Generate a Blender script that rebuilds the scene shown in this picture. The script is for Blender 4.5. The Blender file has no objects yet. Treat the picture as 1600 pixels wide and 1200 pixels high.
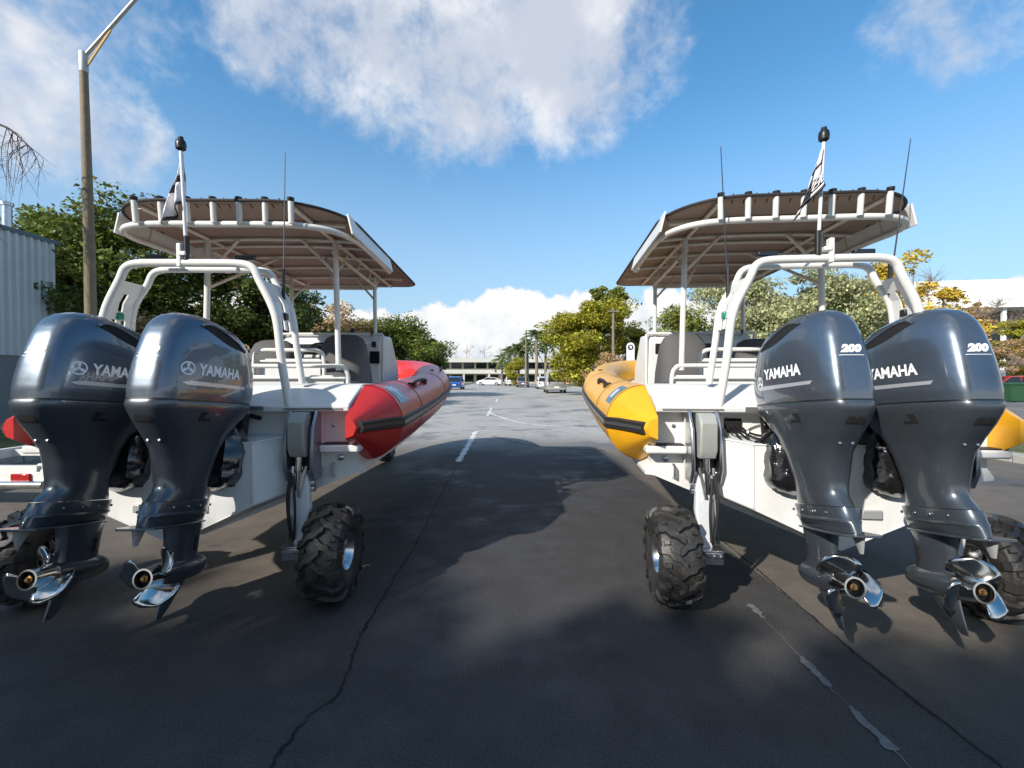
import bpy, bmesh, math, random
import numpy as np
from mathutils import Vector, Matrix, noise as mnoise
from mathutils.bvhtree import BVHTree
R = math.radians
sc = bpy.context.scene
# ------------------------------------------------------------------ camera
F, CX, CY, CAMH, PITCH = 711.0, 800.0, 600.0, 1.5, R(0.9)
cam = bpy.data.cameras.new('camera'); cam_o = bpy.data.objects.new('camera', cam)
sc.collection.objects.link(cam_o); sc.camera = cam_o
cam.sensor_width = 36; cam.lens = 36*F/1600; cam.clip_start = 0.05; cam.clip_end = 3000
cam_o.location = (0, 0, CAMH); cam_o.rotation_euler = (R(90)-PITCH, 0, 0)
# ------------------------------------------------------------------ sun and sky
SUN_EL, SUN_AZ = R(31.5), R(223)          # azimuth clockwise from +Y: behind the camera, to the left
sdir = Vector((math.sin(SUN_AZ)*math.cos(SUN_EL), math.cos(SUN_AZ)*math.cos(SUN_EL), math.sin(SUN_EL)))
sun = bpy.data.lights.new('sun', 'SUN'); sun_o = bpy.data.objects.new('sun', sun)
sc.collection.objects.link(sun_o)
sun.energy = 4.1; sun.angle = R(0.8); sun.color = (1.0, 0.94, 0.85)
sun_o.rotation_euler = sdir.to_track_quat('Z', 'Y').to_euler()
sc.view_settings.view_transform = 'Standard'; sc.view_settings.look = 'None'
sc.view_settings.exposure = 0.55; sc.view_settings.gamma = 1.0
sc.view_settings.use_curve_mapping = False
W = bpy.data.worlds.new('World'); sc.world = W; W.use_nodes = True
nt = W.node_tree; nt.nodes.clear()
def N(t, **k):
    n = nt.nodes.new(t)
    for a, b in k.items(): setattr(n, a, b)
    return n
def L(a, b): nt.links.new(a, b)
def M_(op, a, b=None, c=None, clamp=False):
    n = N('ShaderNodeMath', operation=op); n.use_clamp = clamp
    for i, x in enumerate((a, b, c)):
        if x is None: continue
        if isinstance(x, (int, float)): n.inputs[i].default_value = x
        else: L(x, n.inputs[i])
    return n.outputs[0]
def MR(x, a, b, c=0.0, d=1.0, smooth=True):
    n = N('ShaderNodeMapRange'); n.interpolation_type = 'SMOOTHSTEP' if smooth else 'LINEAR'
    L(x, n.inputs[0])
    for i, q in enumerate((a, b, c, d)): n.inputs[i+1].default_value = q
    return n.outputs[0]
def pixdir(x, y):
    v = Vector(((x-CX)/F, 1, (CY-y)/F)); v.normalize()
    return Matrix.Rotation(-PITCH, 3, 'X') @ v
tc = N('ShaderNodeTexCoord')
sky = N('ShaderNodeTexSky', sky_type='NISHITA'); sky.sun_disc = False
sky.sun_elevation = SUN_EL; sky.sun_rotation = SUN_AZ
sky.air_density = 1.0; sky.dust_density = 0.25; sky.ozone_density = 2.2; sky.altitude = 20
skm = N('ShaderNodeMix', data_type='RGBA', blend_type='MULTIPLY'); skm.inputs[0].default_value = 1
hs = N('ShaderNodeHueSaturation'); hs.inputs['Saturation'].default_value = 1.06; L(sky.outputs[0], hs.inputs['Color']); L(hs.outputs[0], skm.inputs[6]); skm.inputs[7].default_value = (0.56, 0.93, 1.0, 1)
sep = N('ShaderNodeSeparateXYZ'); L(tc.outputs['Generated'], sep.inputs[0])
def wnoise(scale, detail, rough, vec, w=0.0, dist=0.0):
    n = N('ShaderNodeTexNoise'); n.inputs['Scale'].default_value = scale
    n.inputs['Detail'].default_value = detail; n.inputs['Roughness'].default_value = rough
    n.inputs['Distortion'].default_value = dist
    m = N('ShaderNodeMapping'); m.inputs['Location'].default_value = (w, w*.7, w*1.3); L(vec, m.inputs[0]); L(m.outputs[0], n.inputs['Vector'])
    return n.outputs['Fac']
gen = tc.outputs['Generated']
n1 = wnoise(3.6, 9, 0.60, gen, 1.7, 0.35)
n2 = wnoise(11, 7, 0.62, gen, 5.1, 0.3)
n3 = wnoise(1.4, 2, 0.5, gen, 9.3)
# cloud masses: directions and angular radii
blobs = [((620, 25), 150, 1.0), ((740, 70), 150, 1.0), ((860, 60), 140, 1.0), ((955, 60), 105, .8), ((520, 35), 110, .8), ((410, 10), 90, .70), ((330, 35), 50, .45),
         ((690, 150), 85, .7), ((905, 155), 80, .78), ((1010, 105), 75, .62),
         ((30, 170), 140, 1.0), ((110, 190), 110, .85), ((185, 225), 75, .7), ((180, 15), 90, .52), ((90, 5), 60, .45),
         ((1425, 45), 75, .58), ((1510, 20), 90, .55), ((1395, 85), 50, .55), ((1580, 10), 80, .48)]
mask = None
for (px, py), rad, st in blobs:
    d = pixdir(px, py); ang = rad/F*math.cos(math.atan((px-CX)/F))
    dn = N('ShaderNodeVectorMath', operation='DOT_PRODUCT'); L(gen, dn.inputs[0]); dn.inputs[1].default_value = d
    w = MR(dn.outputs['Value'], math.cos(ang*1.30), math.cos(ang*0.30), 0, st)
    mask = w if mask is None else M_('MAXIMUM', mask, w)
# broken cloud goes on over the rest of the sky (behind and above the camera)
rest = M_('MULTIPLY', MR(n3, .46, .62, 0, .8), MR(sep.outputs['Y'], .55, .1))
mask = M_('MAXIMUM', mask, rest)
n4 = wnoise(34, 6, .6, gen, 3.9, .4)
nn = M_('ADD', M_('ADD', M_('MULTIPLY', n1, .52), M_('MULTIPLY', n2, .33)), M_('MULTIPLY', n4, .15))
hi = M_('ADD', M_('MULTIPLY', mask, 0.70), M_('MULTIPLY', M_('SUBTRACT', nn, .5), 2.3))
hi = M_('MULTIPLY', MR(hi, .20, .78), MR(mask, 0.02, .3))
# the low cumulus bank round the horizon
azn = N('ShaderNodeCombineXYZ'); L(sep.outputs['X'], azn.inputs[0]); L(sep.outputs['Y'], azn.inputs[1])
bt = wnoise(5.5, 4, 0.55, azn.outputs[0], 3.3)
bl = wnoise(16, 8, 0.6, gen, 2.2, .2)
top = M_('ADD', M_('MULTIPLY', bt, .17), M_('MULTIPLY', M_('SUBTRACT', bl, .5), .10))
bank = MR(M_('SUBTRACT', M_('ADD', top, .084), sep.outputs['Z']), 0.0, 0.014)
cl = M_('MAXIMUM', M_('MULTIPLY', hi, .93), bank)
# brightness: sunlit rims and grey-blue thick middles
shade = wnoise(4.2, 5, .55, gen, 7.7)
c1 = N('ShaderNodeMix', data_type='RGBA'); c1.inputs[6].default_value = (0.60, 0.645, 0.74, 1); c1.inputs[7].default_value = (0.93, 0.935, 0.95, 1)
L(MR(shade, .40, .60), c1.inputs[0])
c2 = N('ShaderNodeMix', data_type='RGBA'); c2.inputs[6].default_value = (0.66, 0.74, 0.83, 1); c2.inputs[7].default_value = (0.96, 0.96, 0.955, 1)
L(MR(M_('ADD', M_('MULTIPLY', sep.outputs['Z'], 2.0), M_('MULTIPLY', bl, .7)), .34, .68), c2.inputs[0])
cc = N('ShaderNodeMix', data_type='RGBA'); L(bank, cc.inputs[0]); L(c1.outputs[2], cc.inputs[6]); L(c2.outputs[2], cc.inputs[7])
SKY_STRENGTH = 0.148
cs = N('ShaderNodeMix', data_type='RGBA', blend_type='MULTIPLY'); cs.inputs[0].default_value = 1
L(cc.outputs[2], cs.inputs[6]); cs.inputs[7].default_value = (4.9, 4.9, 4.9, 1)
hz = N('ShaderNodeMix', data_type='RGBA'); L(MR(sep.outputs['Z'], .0, .55, .78, 0.), hz.inputs[0]); L(skm.outputs[2], hz.inputs[6]); hz.inputs[7].default_value = (2.45, 2.85, 3.4, 1)
mx = N('ShaderNodeMix', data_type='RGBA'); L(cl, mx.inputs[0]); L(hz.outputs[2], mx.inputs[6]); L(cs.outputs[2], mx.inputs[7])
bg = N('ShaderNodeBackground'); bg.inputs[1].default_value = SKY_STRENGTH; L(mx.outputs[2], bg.inputs[0])
wo = N('ShaderNodeOutputWorld'); L(bg.outputs[0], wo.inputs[0])

# ------------------------------------------------------------------ helpers
C = sc.collection
random.seed(7); rng = np.random.default_rng(11)
def at(px, py, depth):
    """point seen at photo pixel px,py at that distance along the view (used to survey the place)"""
    d = pixdir(px, py); k = depth/d.y
    return Vector((d.x*k, depth, CAMH+d.z*k))

MATS = {}
def mat(name, col, rough=.5, metal=0., var=0., vscale=8., bump=0., bscale=60., coat=0., coatr=.06, spec=.5, island=0., trans=0., dirt=None):
    if name in MATS: return MATS[name]
    m = bpy.data.materials.new(name); m.use_nodes = True; t = m.node_tree
    b = t.nodes['Principled BSDF']
    b.inputs['Base Color'].default_value = (*col, 1); b.inputs['Roughness'].default_value = rough
    b.inputs['Metallic'].default_value = metal; b.inputs['Coat Weight'].default_value = coat
    b.inputs['Coat Roughness'].default_value = coatr
    b.inputs['Specular IOR Level'].default_value = spec
    co = t.nodes.new('ShaderNodeTexCoord')
    last = None
    if var > 0:
        n = t.nodes.new('ShaderNodeTexNoise'); n.inputs['Scale'].default_value = vscale; n.inputs['Detail'].default_value = 6
        n.inputs['Roughness'].default_value = .65
        t.links.new(co.outputs['Object'], n.inputs['Vector'])
        r = t.nodes.new('ShaderNodeValToRGB')
        r.color_ramp.elements[0].position = .3; r.color_ramp.elements[1].position = .7
        r.color_ramp.elements[0].color = (*[c*(1-var) for c in col], 1)
        r.color_ramp.elements[1].color = (*[min(1, c*(1+var)) for c in col], 1)
        t.links.new(n.outputs['Fac'], r.inputs[0]); last = r.outputs[0]
        rr = t.nodes.new('ShaderNodeMapRange'); rr.inputs[3].default_value = max(.02, rough*.8); rr.inputs[4].default_value = min(1, rough*1.2)
        t.links.new(n.outputs['Fac'], rr.inputs[0]); t.links.new(rr.outputs[0], b.inputs['Roughness'])
    if dirt:
        dcol, amt, dsc = dirt
        n = t.nodes.new('ShaderNodeTexNoise'); n.inputs['Scale'].default_value = dsc; n.inputs['Detail'].default_value = 8; n.inputs['Roughness'].default_value = .7
        t.links.new(co.outputs['Object'], n.inputs['Vector'])
        r = t.nodes.new('ShaderNodeMapRange'); r.inputs[1].default_value = .52; r.inputs[2].default_value = .78; r.inputs[4].default_value = amt
        t.links.new(n.outputs['Fac'], r.inputs[0])
        x = t.nodes.new('ShaderNodeMix'); x.data_type = 'RGBA'; t.links.new(r.outputs[0], x.inputs[0])
        if last: t.links.new(last, x.inputs[6])
        else: x.inputs[6].default_value = (*col, 1)
        x.inputs[7].default_value = (*dcol, 1); last = x.outputs[2]
    if island > 0:
        g = t.nodes.new('ShaderNodeNewGeometry')
        h = t.nodes.new('ShaderNodeHueSaturation')
        mr = t.nodes.new('ShaderNodeMapRange'); mr.inputs[3].default_value = 1-island; mr.inputs[4].default_value = 1+island
        t.links.new(g.outputs['Random Per Island'], mr.inputs[0]); t.links.new(mr.outputs[0], h.inputs['Value'])
        m2 = t.nodes.new('ShaderNodeMapRange'); m2.inputs[3].default_value = .5-.03; m2.inputs[4].default_value = .5+.03
        mm = t.nodes.new('ShaderNodeMath'); mm.operation = 'FRACT'; m3 = t.nodes.new('ShaderNodeMath'); m3.operation = 'MULTIPLY'; m3.inputs[1].default_value = 7.31
        t.links.new(g.outputs['Random Per Island'], m3.inputs[0]); t.links.new(m3.outputs[0], mm.inputs[0]); t.links.new(mm.outputs[0], m2.inputs[0]); t.links.new(m2.outputs[0], h.inputs['Hue'])
        if last: t.links.new(last, h.inputs['Color'])
        else: h.inputs['Color'].default_value = (*col, 1)
        last = h.outputs[0]
    if last: t.links.new(last, b.inputs['Base Color'])
    if bump > 0:
        n = t.nodes.new('ShaderNodeTexNoise'); n.inputs['Scale'].default_value = bscale; n.inputs['Detail'].default_value = 5
        t.links.new(co.outputs['Object'], n.inputs['Vector'])
        bp = t.nodes.new('ShaderNodeBump'); bp.inputs['Strength'].default_value = bump; bp.inputs['Distance'].default_value = .02
        t.links.new(n.outputs['Fac'], bp.inputs['Height']); t.links.new(bp.outputs[0], b.inputs['Normal'])
    if trans > 0:
        tr = t.nodes.new('ShaderNodeBsdfTranslucent'); ms = t.nodes.new('ShaderNodeMixShader'); ms.inputs[0].default_value = trans
        if last: t.links.new(last, tr.inputs[0])
        else: tr.inputs[0].default_value = (*col, 1)
        out = t.nodes['Material Output']
        t.links.new(b.outputs[0], ms.inputs[1]); t.links.new(tr.outputs[0], ms.inputs[2]); t.links.new(ms.outputs[0], out.inputs[0])
    MATS[name] = m
    return m

def empty(name, loc=(0, 0, 0), rz=0., parent=None):
    o = bpy.data.objects.new(name, None); C.objects.link(o); o.location = loc; o.rotation_euler = (0, 0, rz)
    o.empty_display_size = .2
    if parent: o.parent = parent
    return o
def tag(o, label=None, cat=None, group=None, kind=None):
    if label: o['label'] = label
    if cat: o['category'] = cat
    if group: o['group'] = group
    if kind: o['kind'] = kind
    return o

class MB:
    def __init__(s): s.v = []; s.f = []
    def add(s, v, f):
        k = len(s.v); s.v += [tuple(p) for p in v]; s.f += [tuple(i+k for i in q) for q in f]; return s
    def box(s, c, d, rot=None, taper=1.0):
        x, y, z = d[0]/2, d[1]/2, d[2]/2
        p = [Vector((a*x*(taper if e > 0 else 1), b*y*(taper if e > 0 else 1), e*z)) for e in (-1, 1) for b in (-1, 1) for a in (-1, 1)]
        if rot is not None: p = [rot @ q for q in p]
        p = [q+Vector(c) for q in p]
        return s.add(p, [(0, 2, 3, 1), (4, 5, 7, 6), (0, 1, 5, 4), (2, 6, 7, 3), (0, 4, 6, 2), (1, 3, 7, 5)])
    def bar(s, a, b, w, h, up=(0, 0, 1)):
        a, b = Vector(a), Vector(b); t = (b-a).normalized(); u = Vector(up)
        sd = t.cross(u); sd = sd.normalized() if sd.length > 1e-5 else Vector((1, 0, 0)); u = sd.cross(t)
        p = [q+sd*x*w/2+u*z*h/2 for q in (a, b) for x, z in ((-1, -1), (1, -1), (1, 1), (-1, 1))]
        return s.add(p, [(0, 1, 2, 3), (7, 6, 5, 4), (0, 4, 5, 1), (1, 5, 6, 2), (2, 6, 7, 3), (3, 7, 4, 0)])
    def loft(s, rings, cap0=True, cap1=True, closed=True):
        k = len(s.v); n = len(rings[0])
        for r in rings: s.v += [tuple(p) for p in r]
        m = n if closed else n-1
        for i in range(len(rings)-1):
            for j in range(m):
                a, b = k+i*n+j, k+i*n+(j+1) % n
                s.f.append((a, b, b+n, a+n))
        if cap0: s.f.append(tuple(k+j for j in reversed(range(n))))
        if cap1: s.f.append(tuple(k+(len(rings)-1)*n+j for j in range(n)))
        return s
    def tube(s, pts, r, seg=10, cap=True, closed=False):
        pts = [Vector(p) for p in pts]; n = len(pts)
        rr = r if isinstance(r, (list, tuple)) else [r]*n
        rings = []; prev = None
        for i in range(n):
            if closed: t = pts[(i+1) % n]-pts[i-1]
            else: t = pts[min(i+1, n-1)]-pts[max(i-1, 0)]
            t.normalize()
            if prev is None:
                u = Vector((0, 0, 1)) if abs(t.z) < .9 else Vector((1, 0, 0))
                u = (u-t*u.dot(t)).normalized()
            else:
                u = prev-t*prev.dot(t); u.normalize()
            prev = u; w = t.cross(u)
            rings.append([pts[i]+(u*math.cos(a)+w*math.sin(a))*rr[i] for a in [2*math.pi*j/seg for j in range(seg)]])
        if closed: rings.append(rings[0]); return s.loft(rings, False, False)
        return s.loft(rings, cap, cap)
    def lathe(s, prof, o=(0, 0, 0), axis='x', seg=24, cap=True):
        o = Vector(o); rings = []
        for r, h in prof:
            ring = []
            for j in range(seg):
                a = 2*math.pi*j/seg; c, d = r*math.cos(a), r*math.sin(a)
                ring.append(o+Vector({'x': (h, c, d), 'y': (d, h, c), 'z': (c, d, h)}[axis]))
            rings.append(ring)
        return s.loft(rings, cap, cap)
    def mirrored(s):
        m = MB(); m.v = [(-a, b, c) for a, b, c in s.v]; m.f = [tuple(reversed(q)) for q in s.f]; return m
    def xform(s, M):
        s.v = [tuple(M @ Vector(p)) for p in s.v]; return s
    def mesh(s, name, angle=38, smooth=True):
        me = bpy.data.meshes.new(name); me.from_pydata(s.v, [], s.f); me.update()
        if smooth:
            me.polygons.foreach_set('use_smooth', [True]*len(me.polygons)); me.set_sharp_from_angle(angle=R(angle))
        return me
    def build(s, name, m, parent=None, angle=38, smooth=True, bevel=0., solid=0., label=None):
        return mobj(name, s.mesh(name, angle, smooth), m, parent, bevel, solid, label)
def mobj(name, me, m, parent=None, bevel=0., solid=0., label=None, loc=None, rot=None):
    if m is not None and not me.materials: me.materials.append(m)
    o = bpy.data.objects.new(name, me); C.objects.link(o)
    if parent: o.parent = parent
    if solid: d = o.modifiers.new('solid', 'SOLIDIFY'); d.thickness = solid; d.offset = 0
    if bevel: d = o.modifiers.new('bevel', 'BEVEL'); d.width = bevel; d.segments = 2; d.limit_method = 'ANGLE'; d.angle_limit = R(40)
    if label: o['label'] = label
    if loc is not None: o.location = loc
    if rot is not None: o.rotation_euler = rot
    return o
def copy_tree(o, parent=None):
    c = o.copy(); C.objects.link(c); c.parent = parent
    for ch in list(o.children): copy_tree(ch, c)
    return c
def cr(pts, n=6):
    """Catmull-Rom through pts"""
    P = [Vector(p) for p in pts]; P = [P[0]*2-P[1]]+P+[P[-1]*2-P[-2]]; out = []
    for i in range(1, len(P)-2):
        for k in range(n):
            t = k/n; a, b, c, d = P[i-1], P[i], P[i+1], P[i+2]
            out.append(.5*((2*b)+(c-a)*t+(2*a-5*b+4*c-d)*t*t+(3*b-a-3*c+d)*t**3))
    out.append(P[-2].copy()); return out
def interp(x, tab):
    for i in range(len(tab)-1):
        if x <= tab[i+1][0]:
            t = (x-tab[i][0])/(tab[i+1][0]-tab[i][0]); t = max(0, min(1, t))
            return [a+(b-a)*t for a, b in zip(tab[i][1:], tab[i+1][1:])]
    return list(tab[-1][1:])

# ------------------------------------------------------------------ materials
WHITE = mat('white_painted_alloy', (.72, .72, .705), .36, var=.05, vscale=3, dirt=((.42, .41, .38), .35, 4.0))
FRAMEW = mat('white_powder_coat', (.72, .71, .675), .34, var=.04, vscale=9)
CREAM = mat('cream_powder_coat', (.74, .69, .60), .42, var=.05, vscale=9)
RED = mat('red_tube_fabric', (.50, .022, .020), .40, var=.10, vscale=5, bump=.05, bscale=220, spec=.5, coat=.35, coatr=.3)
YEL = mat('yellow_tube_fabric', (.82, .40, .012), .40, var=.08, vscale=5, bump=.05, bscale=220, spec=.5, coat=.35, coatr=.3)
RUBBER = mat('black_rubber', (.018, .018, .019), .55, var=.25, vscale=14)
GREYSTRIP = mat('grey_strake_strip', (.20, .205, .20), .5, var=.1)
TYRE = mat('tyre_rubber', (.026, .025, .024), .48, var=.3, vscale=10, dirt=((.15, .13, .11), .6, 14.0), bump=.15, bscale=90)
RIM = mat('rim_alloy', (.62, .62, .63), .25, metal=1., var=.08)
STEEL = mat('brushed_steel', (.55, .55, .56), .30, metal=1., var=.1, vscale=12)
CHROME = mat('polished_stainless', (.62, .60, .57), .15, metal=1.)
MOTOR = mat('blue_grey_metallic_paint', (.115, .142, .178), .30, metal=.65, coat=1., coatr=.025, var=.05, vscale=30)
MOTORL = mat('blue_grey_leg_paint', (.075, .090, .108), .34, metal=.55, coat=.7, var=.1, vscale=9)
BLACKP = mat('black_plastic', (.012, .012, .013), .4, var=.2)
BAG = mat('crinkled_black_plastic', (.012, .012, .014), .12, coat=1., bump=.9, bscale=13)
SILVER = mat('silver_lettering', (.86, .87, .88), .4)
SILVERD = mat('silver_stripe', (.55, .58, .62), .3, metal=.5)
CANVAS = mat('taupe_canvas', (.34, .25, .195), .8, var=.1, vscale=3, bump=.1, bscale=300)
CANVASD = mat('dark_canvas_binding', (.035, .03, .03), .75, var=.15)
COVER = mat('grey_seat_cover', (.095, .092, .09), .8, var=.1, vscale=6, bump=.12, bscale=250)
GREYBOX = mat('grey_actuator_box', (.33, .34, .32), .45, var=.06)
BRASS = mat('bronze_nut', (.45, .25, .10), .35, metal=1.)
DARKGLASS = mat('dark_glass', (.012, .015, .018), .06, spec=.6)
FLAGW = mat('flag_white', (.75, .74, .76), .8)
FLAGD = mat('flag_black', (.02, .02, .03), .8)
GREENL = mat('green_lens', (.01, .22, .14), .2)
REDL = mat('red_lens', (.35, .012, .01), .2)
DARKHOLE = mat('dark_cavity', (.006, .006, .007), .8)
PATCHB = mat('pale_blue_patch', (.30, .46, .55), .5, var=.6, vscale=38)
PATCHY = mat('slate_blue_patch', (.10, .19, .27), .5, var=.85, vscale=34)

# ------------------------------------------------------------------ ground, road
def asphalt():
    m = bpy.data.materials.new('asphalt'); m.use_nodes = True; t = m.node_tree; b = t.nodes['Principled BSDF']
    def n(ty, **k):
        q = t.nodes.new(ty)
        for a, c in k.items(): setattr(q, a, c)
        return q
    g = n('ShaderNodeNewGeometry'); sx = n('ShaderNodeSeparateXYZ'); t.links.new(g.outputs['Position'], sx.inputs[0])
    def noise(scale, det, ro, off=0, st=None):
        q = n('ShaderNodeTexNoise'); q.inputs['Scale'].default_value = scale; q.inputs['Detail'].default_value = det; q.inputs['Roughness'].default_value = ro
        mp = n('ShaderNodeMapping'); mp.inputs['Location'].default_value = (off, off, 0)
        if st: mp.inputs['Scale'].default_value = st
        t.links.new(g.outputs['Position'], mp.inputs[0]); t.links.new(mp.outputs[0], q.inputs['Vector']); return q.outputs['Fac']
    def mr(x, a, b_, c=0., d=1.):
        q = n('ShaderNodeMapRange'); q.interpolation_type = 'SMOOTHSTEP'; t.links.new(x, q.inputs[0])
        for i, w in enumerate((a, b_, c, d)): q.inputs[i+1].default_value = w
        return q.outputs[0]
    def mix(fac, a, b_, mode='MIX'):
        q = n('ShaderNodeMix'); q.data_type = 'RGBA'; q.blend_type = mode
        if isinstance(fac, float): q.inputs[0].default_value = fac
        else: t.links.new(fac, q.inputs[0])
        for i, w in ((6, a), (7, b_)):
            if isinstance(w, tuple): q.inputs[i].default_value = (*w, 1)
            else: t.links.new(w, q.inputs[i])
        return q.outputs[2]
    def ma(op, a, b_):
        q = n('ShaderNodeMath'); q.operation = op
        for i, w in enumerate((a, b_)):
            if isinstance(w, (int, float)): q.inputs[i].default_value = w
            else: t.links.new(w, q.inputs[i])
        return q.outputs[0]
    big = noise(.55, 5, .6, 3.); mid = noise(3.2, 6, .65, 8.); fine = noise(95, 3, .7); agg = noise(260, 2, .6, 1.)
    oil = mr(noise(1.7, 3, .5, 21.), .66, .74, 0, .55); streak = noise(.8, 6, .62, 5., (1.3, .7, 1))
    # new dark seal, an older brown lane to the right of the joint, far road paled in colour to imitate sun glare
    col = mix(mr(mid, .3, .7), (.027, .026, .028), (.048, .045, .046))
    brown = mix(mr(mid, .3, .7), (.105, .088, .070), (.160, .135, .108))
    wob = ma('MULTIPLY', ma('SUBTRACT', mid, .5), .05)
    rgt = ma('MULTIPLY', mr(ma('ADD', sx.outputs['X'], wob), 1.872, 1.888), mr(ma('ADD', sx.outputs['Y'], ma('MULTIPLY', ma('SUBTRACT', big, .5), 1.2)), 1.7, 2.7))
    lft = ma('MULTIPLY', mr(ma('ADD', sx.outputs['X'], ma('MULTIPLY', ma('SUBTRACT', big, .5), 1.0)), -1.2, -1.7), mr(ma('ADD', sx.outputs['Y'], ma('MULTIPLY', ma('SUBTRACT', big, .5), 1.2)), 2.4, 3.4))
    col = mix(ma('MAXIMUM', rgt, lft), col, brown)
    far_glare = mix(mr(mid, .3, .7), (.38, .36, .33), (.50, .475, .44))
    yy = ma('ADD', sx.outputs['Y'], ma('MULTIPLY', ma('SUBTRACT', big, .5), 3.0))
    col = mix(mr(yy, 8.0, 12.5, 0, .95), col, far_glare)
    dusty = mr(streak, .52, .72, 0, .40)
    col = mix(ma('MULTIPLY', dusty, .30), col, (.10, .09, .082))
    damp = mr(ma('ADD', big, ma('MULTIPLY', ma('SUBTRACT', mid, .5), .5)), .50, .66)
    col = mix(ma('MULTIPLY', damp, .55), col, (.030, .031, .036))
    col = mix(ma('MULTIPLY', mr(fine, .35, .75), .55), col, mix(.5, col, (.20, .19, .18)))
    spk = mr(agg, .62, .72, 0, .6); col = mix(spk, col, (.24, .23, .22)); rare = mr(noise(38, 2, .5, 4.), .80, .82, 0, .8); col = mix(rare, col, (.45, .44, .42)); pit = mr(noise(60, 3, .6, 7.), .34, .27, 0, .6); col = mix(pit, col, (.012, .012, .013))
    col = mix(oil, col, (.018, .018, .020))
    t.links.new(col, b.inputs['Base Color'])
    t.links.new(ma('SUBTRACT', .78, ma('MULTIPLY', damp, .24)), b.inputs['Roughness'])
    b.inputs['Specular IOR Level'].default_value = .45
    bp = n('ShaderNodeBump'); bp.inputs['Strength'].default_value = .8; bp.inputs['Distance'].default_value = .008
    t.links.new(ma('ADD', fine, ma('MULTIPLY', mid, .6)), bp.inputs['Height']); t.links.new(bp.outputs[0], b.inputs['Normal'])
    return m
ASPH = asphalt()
GRASS = mat('verge_grass', (.10, .115, .030), .9, var=.45, vscale=1.3, bump=.5, bscale=30, dirt=((.26, .20, .09), .8, .8))
CONC = mat('concrete', (.30, .29, .27), .8, var=.15, vscale=2.5, bump=.2, bscale=50)
def sheet(name, x0, x1, y0, y1, z, m, nx=1, ny=1):
    b = MB(); xs = np.linspace(x0, x1, nx+1); ys = np.linspace(y0, y1, ny+1)
    for y in ys:
        for x in xs: b.v.append((x, y, z))
    for j in range(ny):
        for i in range(nx): a = j*(nx+1)+i; b.f.append((a, a+1, a+nx+2, a+nx+1))
    return tag(b.build(name, m, smooth=False), kind='structure')
sheet('ground', -900, 900, -200, 1500, -.02, GRASS, 4, 4)
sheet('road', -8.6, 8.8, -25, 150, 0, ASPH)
CONCK = mat('kerb_concrete', (.36, .34, .30), .8, var=.2, vscale=4, bump=.2)
for x in (-8.75, 8.95):
    nm = MB()
    for k in range(58):
        y0 = -25+k*3.0; nm.box((x, y0+1.5, .05), (.3, 2.985, .18))
    tag(nm.build('kerb', CONCK, bevel=.02), kind='structure')
sheet('verge', 9.1, 15, -25, 150, .10, GRASS); sheet('verge', -15, -8.9, -25, 150, .10, GRASS)
sheet('car_park', 15, 80, -25, 90, .03, mat('car_park_seal', (.16, .15, .14), .85, var=.2, vscale=.5))

def ribbon(name, pts, w, z, m, jitter=.3, parent=None, breaks=0.):
    """a ragged narrow strip lying on the road"""
    b = MB(); P = cr([(x, y, 0) for x, y in pts], 44); rnd = random.Random(len(pts)*7+int(w*1000)); row = []
    for i, p in enumerate(P):
        t = (P[min(i+1, len(P)-1)]-P[max(i-1, 0)]).normalized(); sd = Vector((t.y, -t.x, 0))
        k = mnoise.noise(p*2.1)*.45+mnoise.noise(p*9.)*.45+mnoise.noise(p*31.)*.5; o = sd*(k*jitter*w*1.6)
        ww = w*.5*max(.12, 1+.8*mnoise.noise(p*6.3+Vector((3, 1, 0)))+.9*mnoise.noise(p*27.+Vector((5, 2, 0))))
        if breaks and mnoise.noise(p*3.7+Vector((9, 9, 0))) > breaks: ww *= .12
        row.append((p+o-sd*ww, p+o+sd*ww))
    for a, c in row: b.v += [(a.x, a.y, z), (c.x, c.y, z)]
    for i in range(len(row)-1): b.f.append((2*i, 2*i+1, 2*i+3, 2*i+2))
    return tag(b.build(name, m, smooth=False), kind='structure')
CRACK = mat('crack_tar', (.008, .008, .009), .8)
PAINT = mat('worn_road_paint', (.17, .17, .168), .8, var=.3, vscale=20, dirt=((.085, .082, .082), 1.0, 30.0))
PAINTW = mat('white_road_paint', (.70, .69, .66), .7, var=.15, vscale=10, dirt=((.2, .19, .17), .7, 9.0))
ribbon('road_crack', [(-.93, 1.2), (-.915, 1.9), (-.83, 2.15), (-.875, 2.6), (-.88, 3.1), (-.86, 4.1), (-.905, 5.9), (-.93, 7.6)], .011, .004, CRACK, 1.6)
ribbon('road_crack', [(1.90, 1.2), (1.88, 1.8), (1.86, 2.2), (1.87, 2.66), (1.90, 3.4), (1.92, 3.9), (1.9, 5.5), (1.93, 9)], .011, .004, CRACK, 1.2)
ribbon('road_crack', [(-.5, 11.5), (.2, 10.2), (.9, 9.6), (1.9, 9.2)], .03, .004, CRACK, .8)
ribbon('lane_line', [(1.50, 1.2), (1.52, 1.6), (1.53, 1.9), (1.54, 2.25), (1.55, 2.6), (1.57, 3.0)], .034, .005, PAINT, .3, breaks=-.10)
for y0, y1 in ((8.0, 12.4), (17.5, 22), (27, 31.5)):
    ribbon('lane_line', [(-.95, y0), (-.96, (y0+y1)/2), (-1.0, y1)], .11, .005, PAINTW, .1)
ribbon('lane_line', [(-1.0, 19.5), (-.6, 17.5), (.5, 14.5), (2.4, 13.0)], .10, .006, PAINTW, .15)
ribbon('lane_line', [(-.98, 12.2), (-.8, 12.6), (.4, 12.4)], .08, .006, PAINTW, .2)

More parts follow.
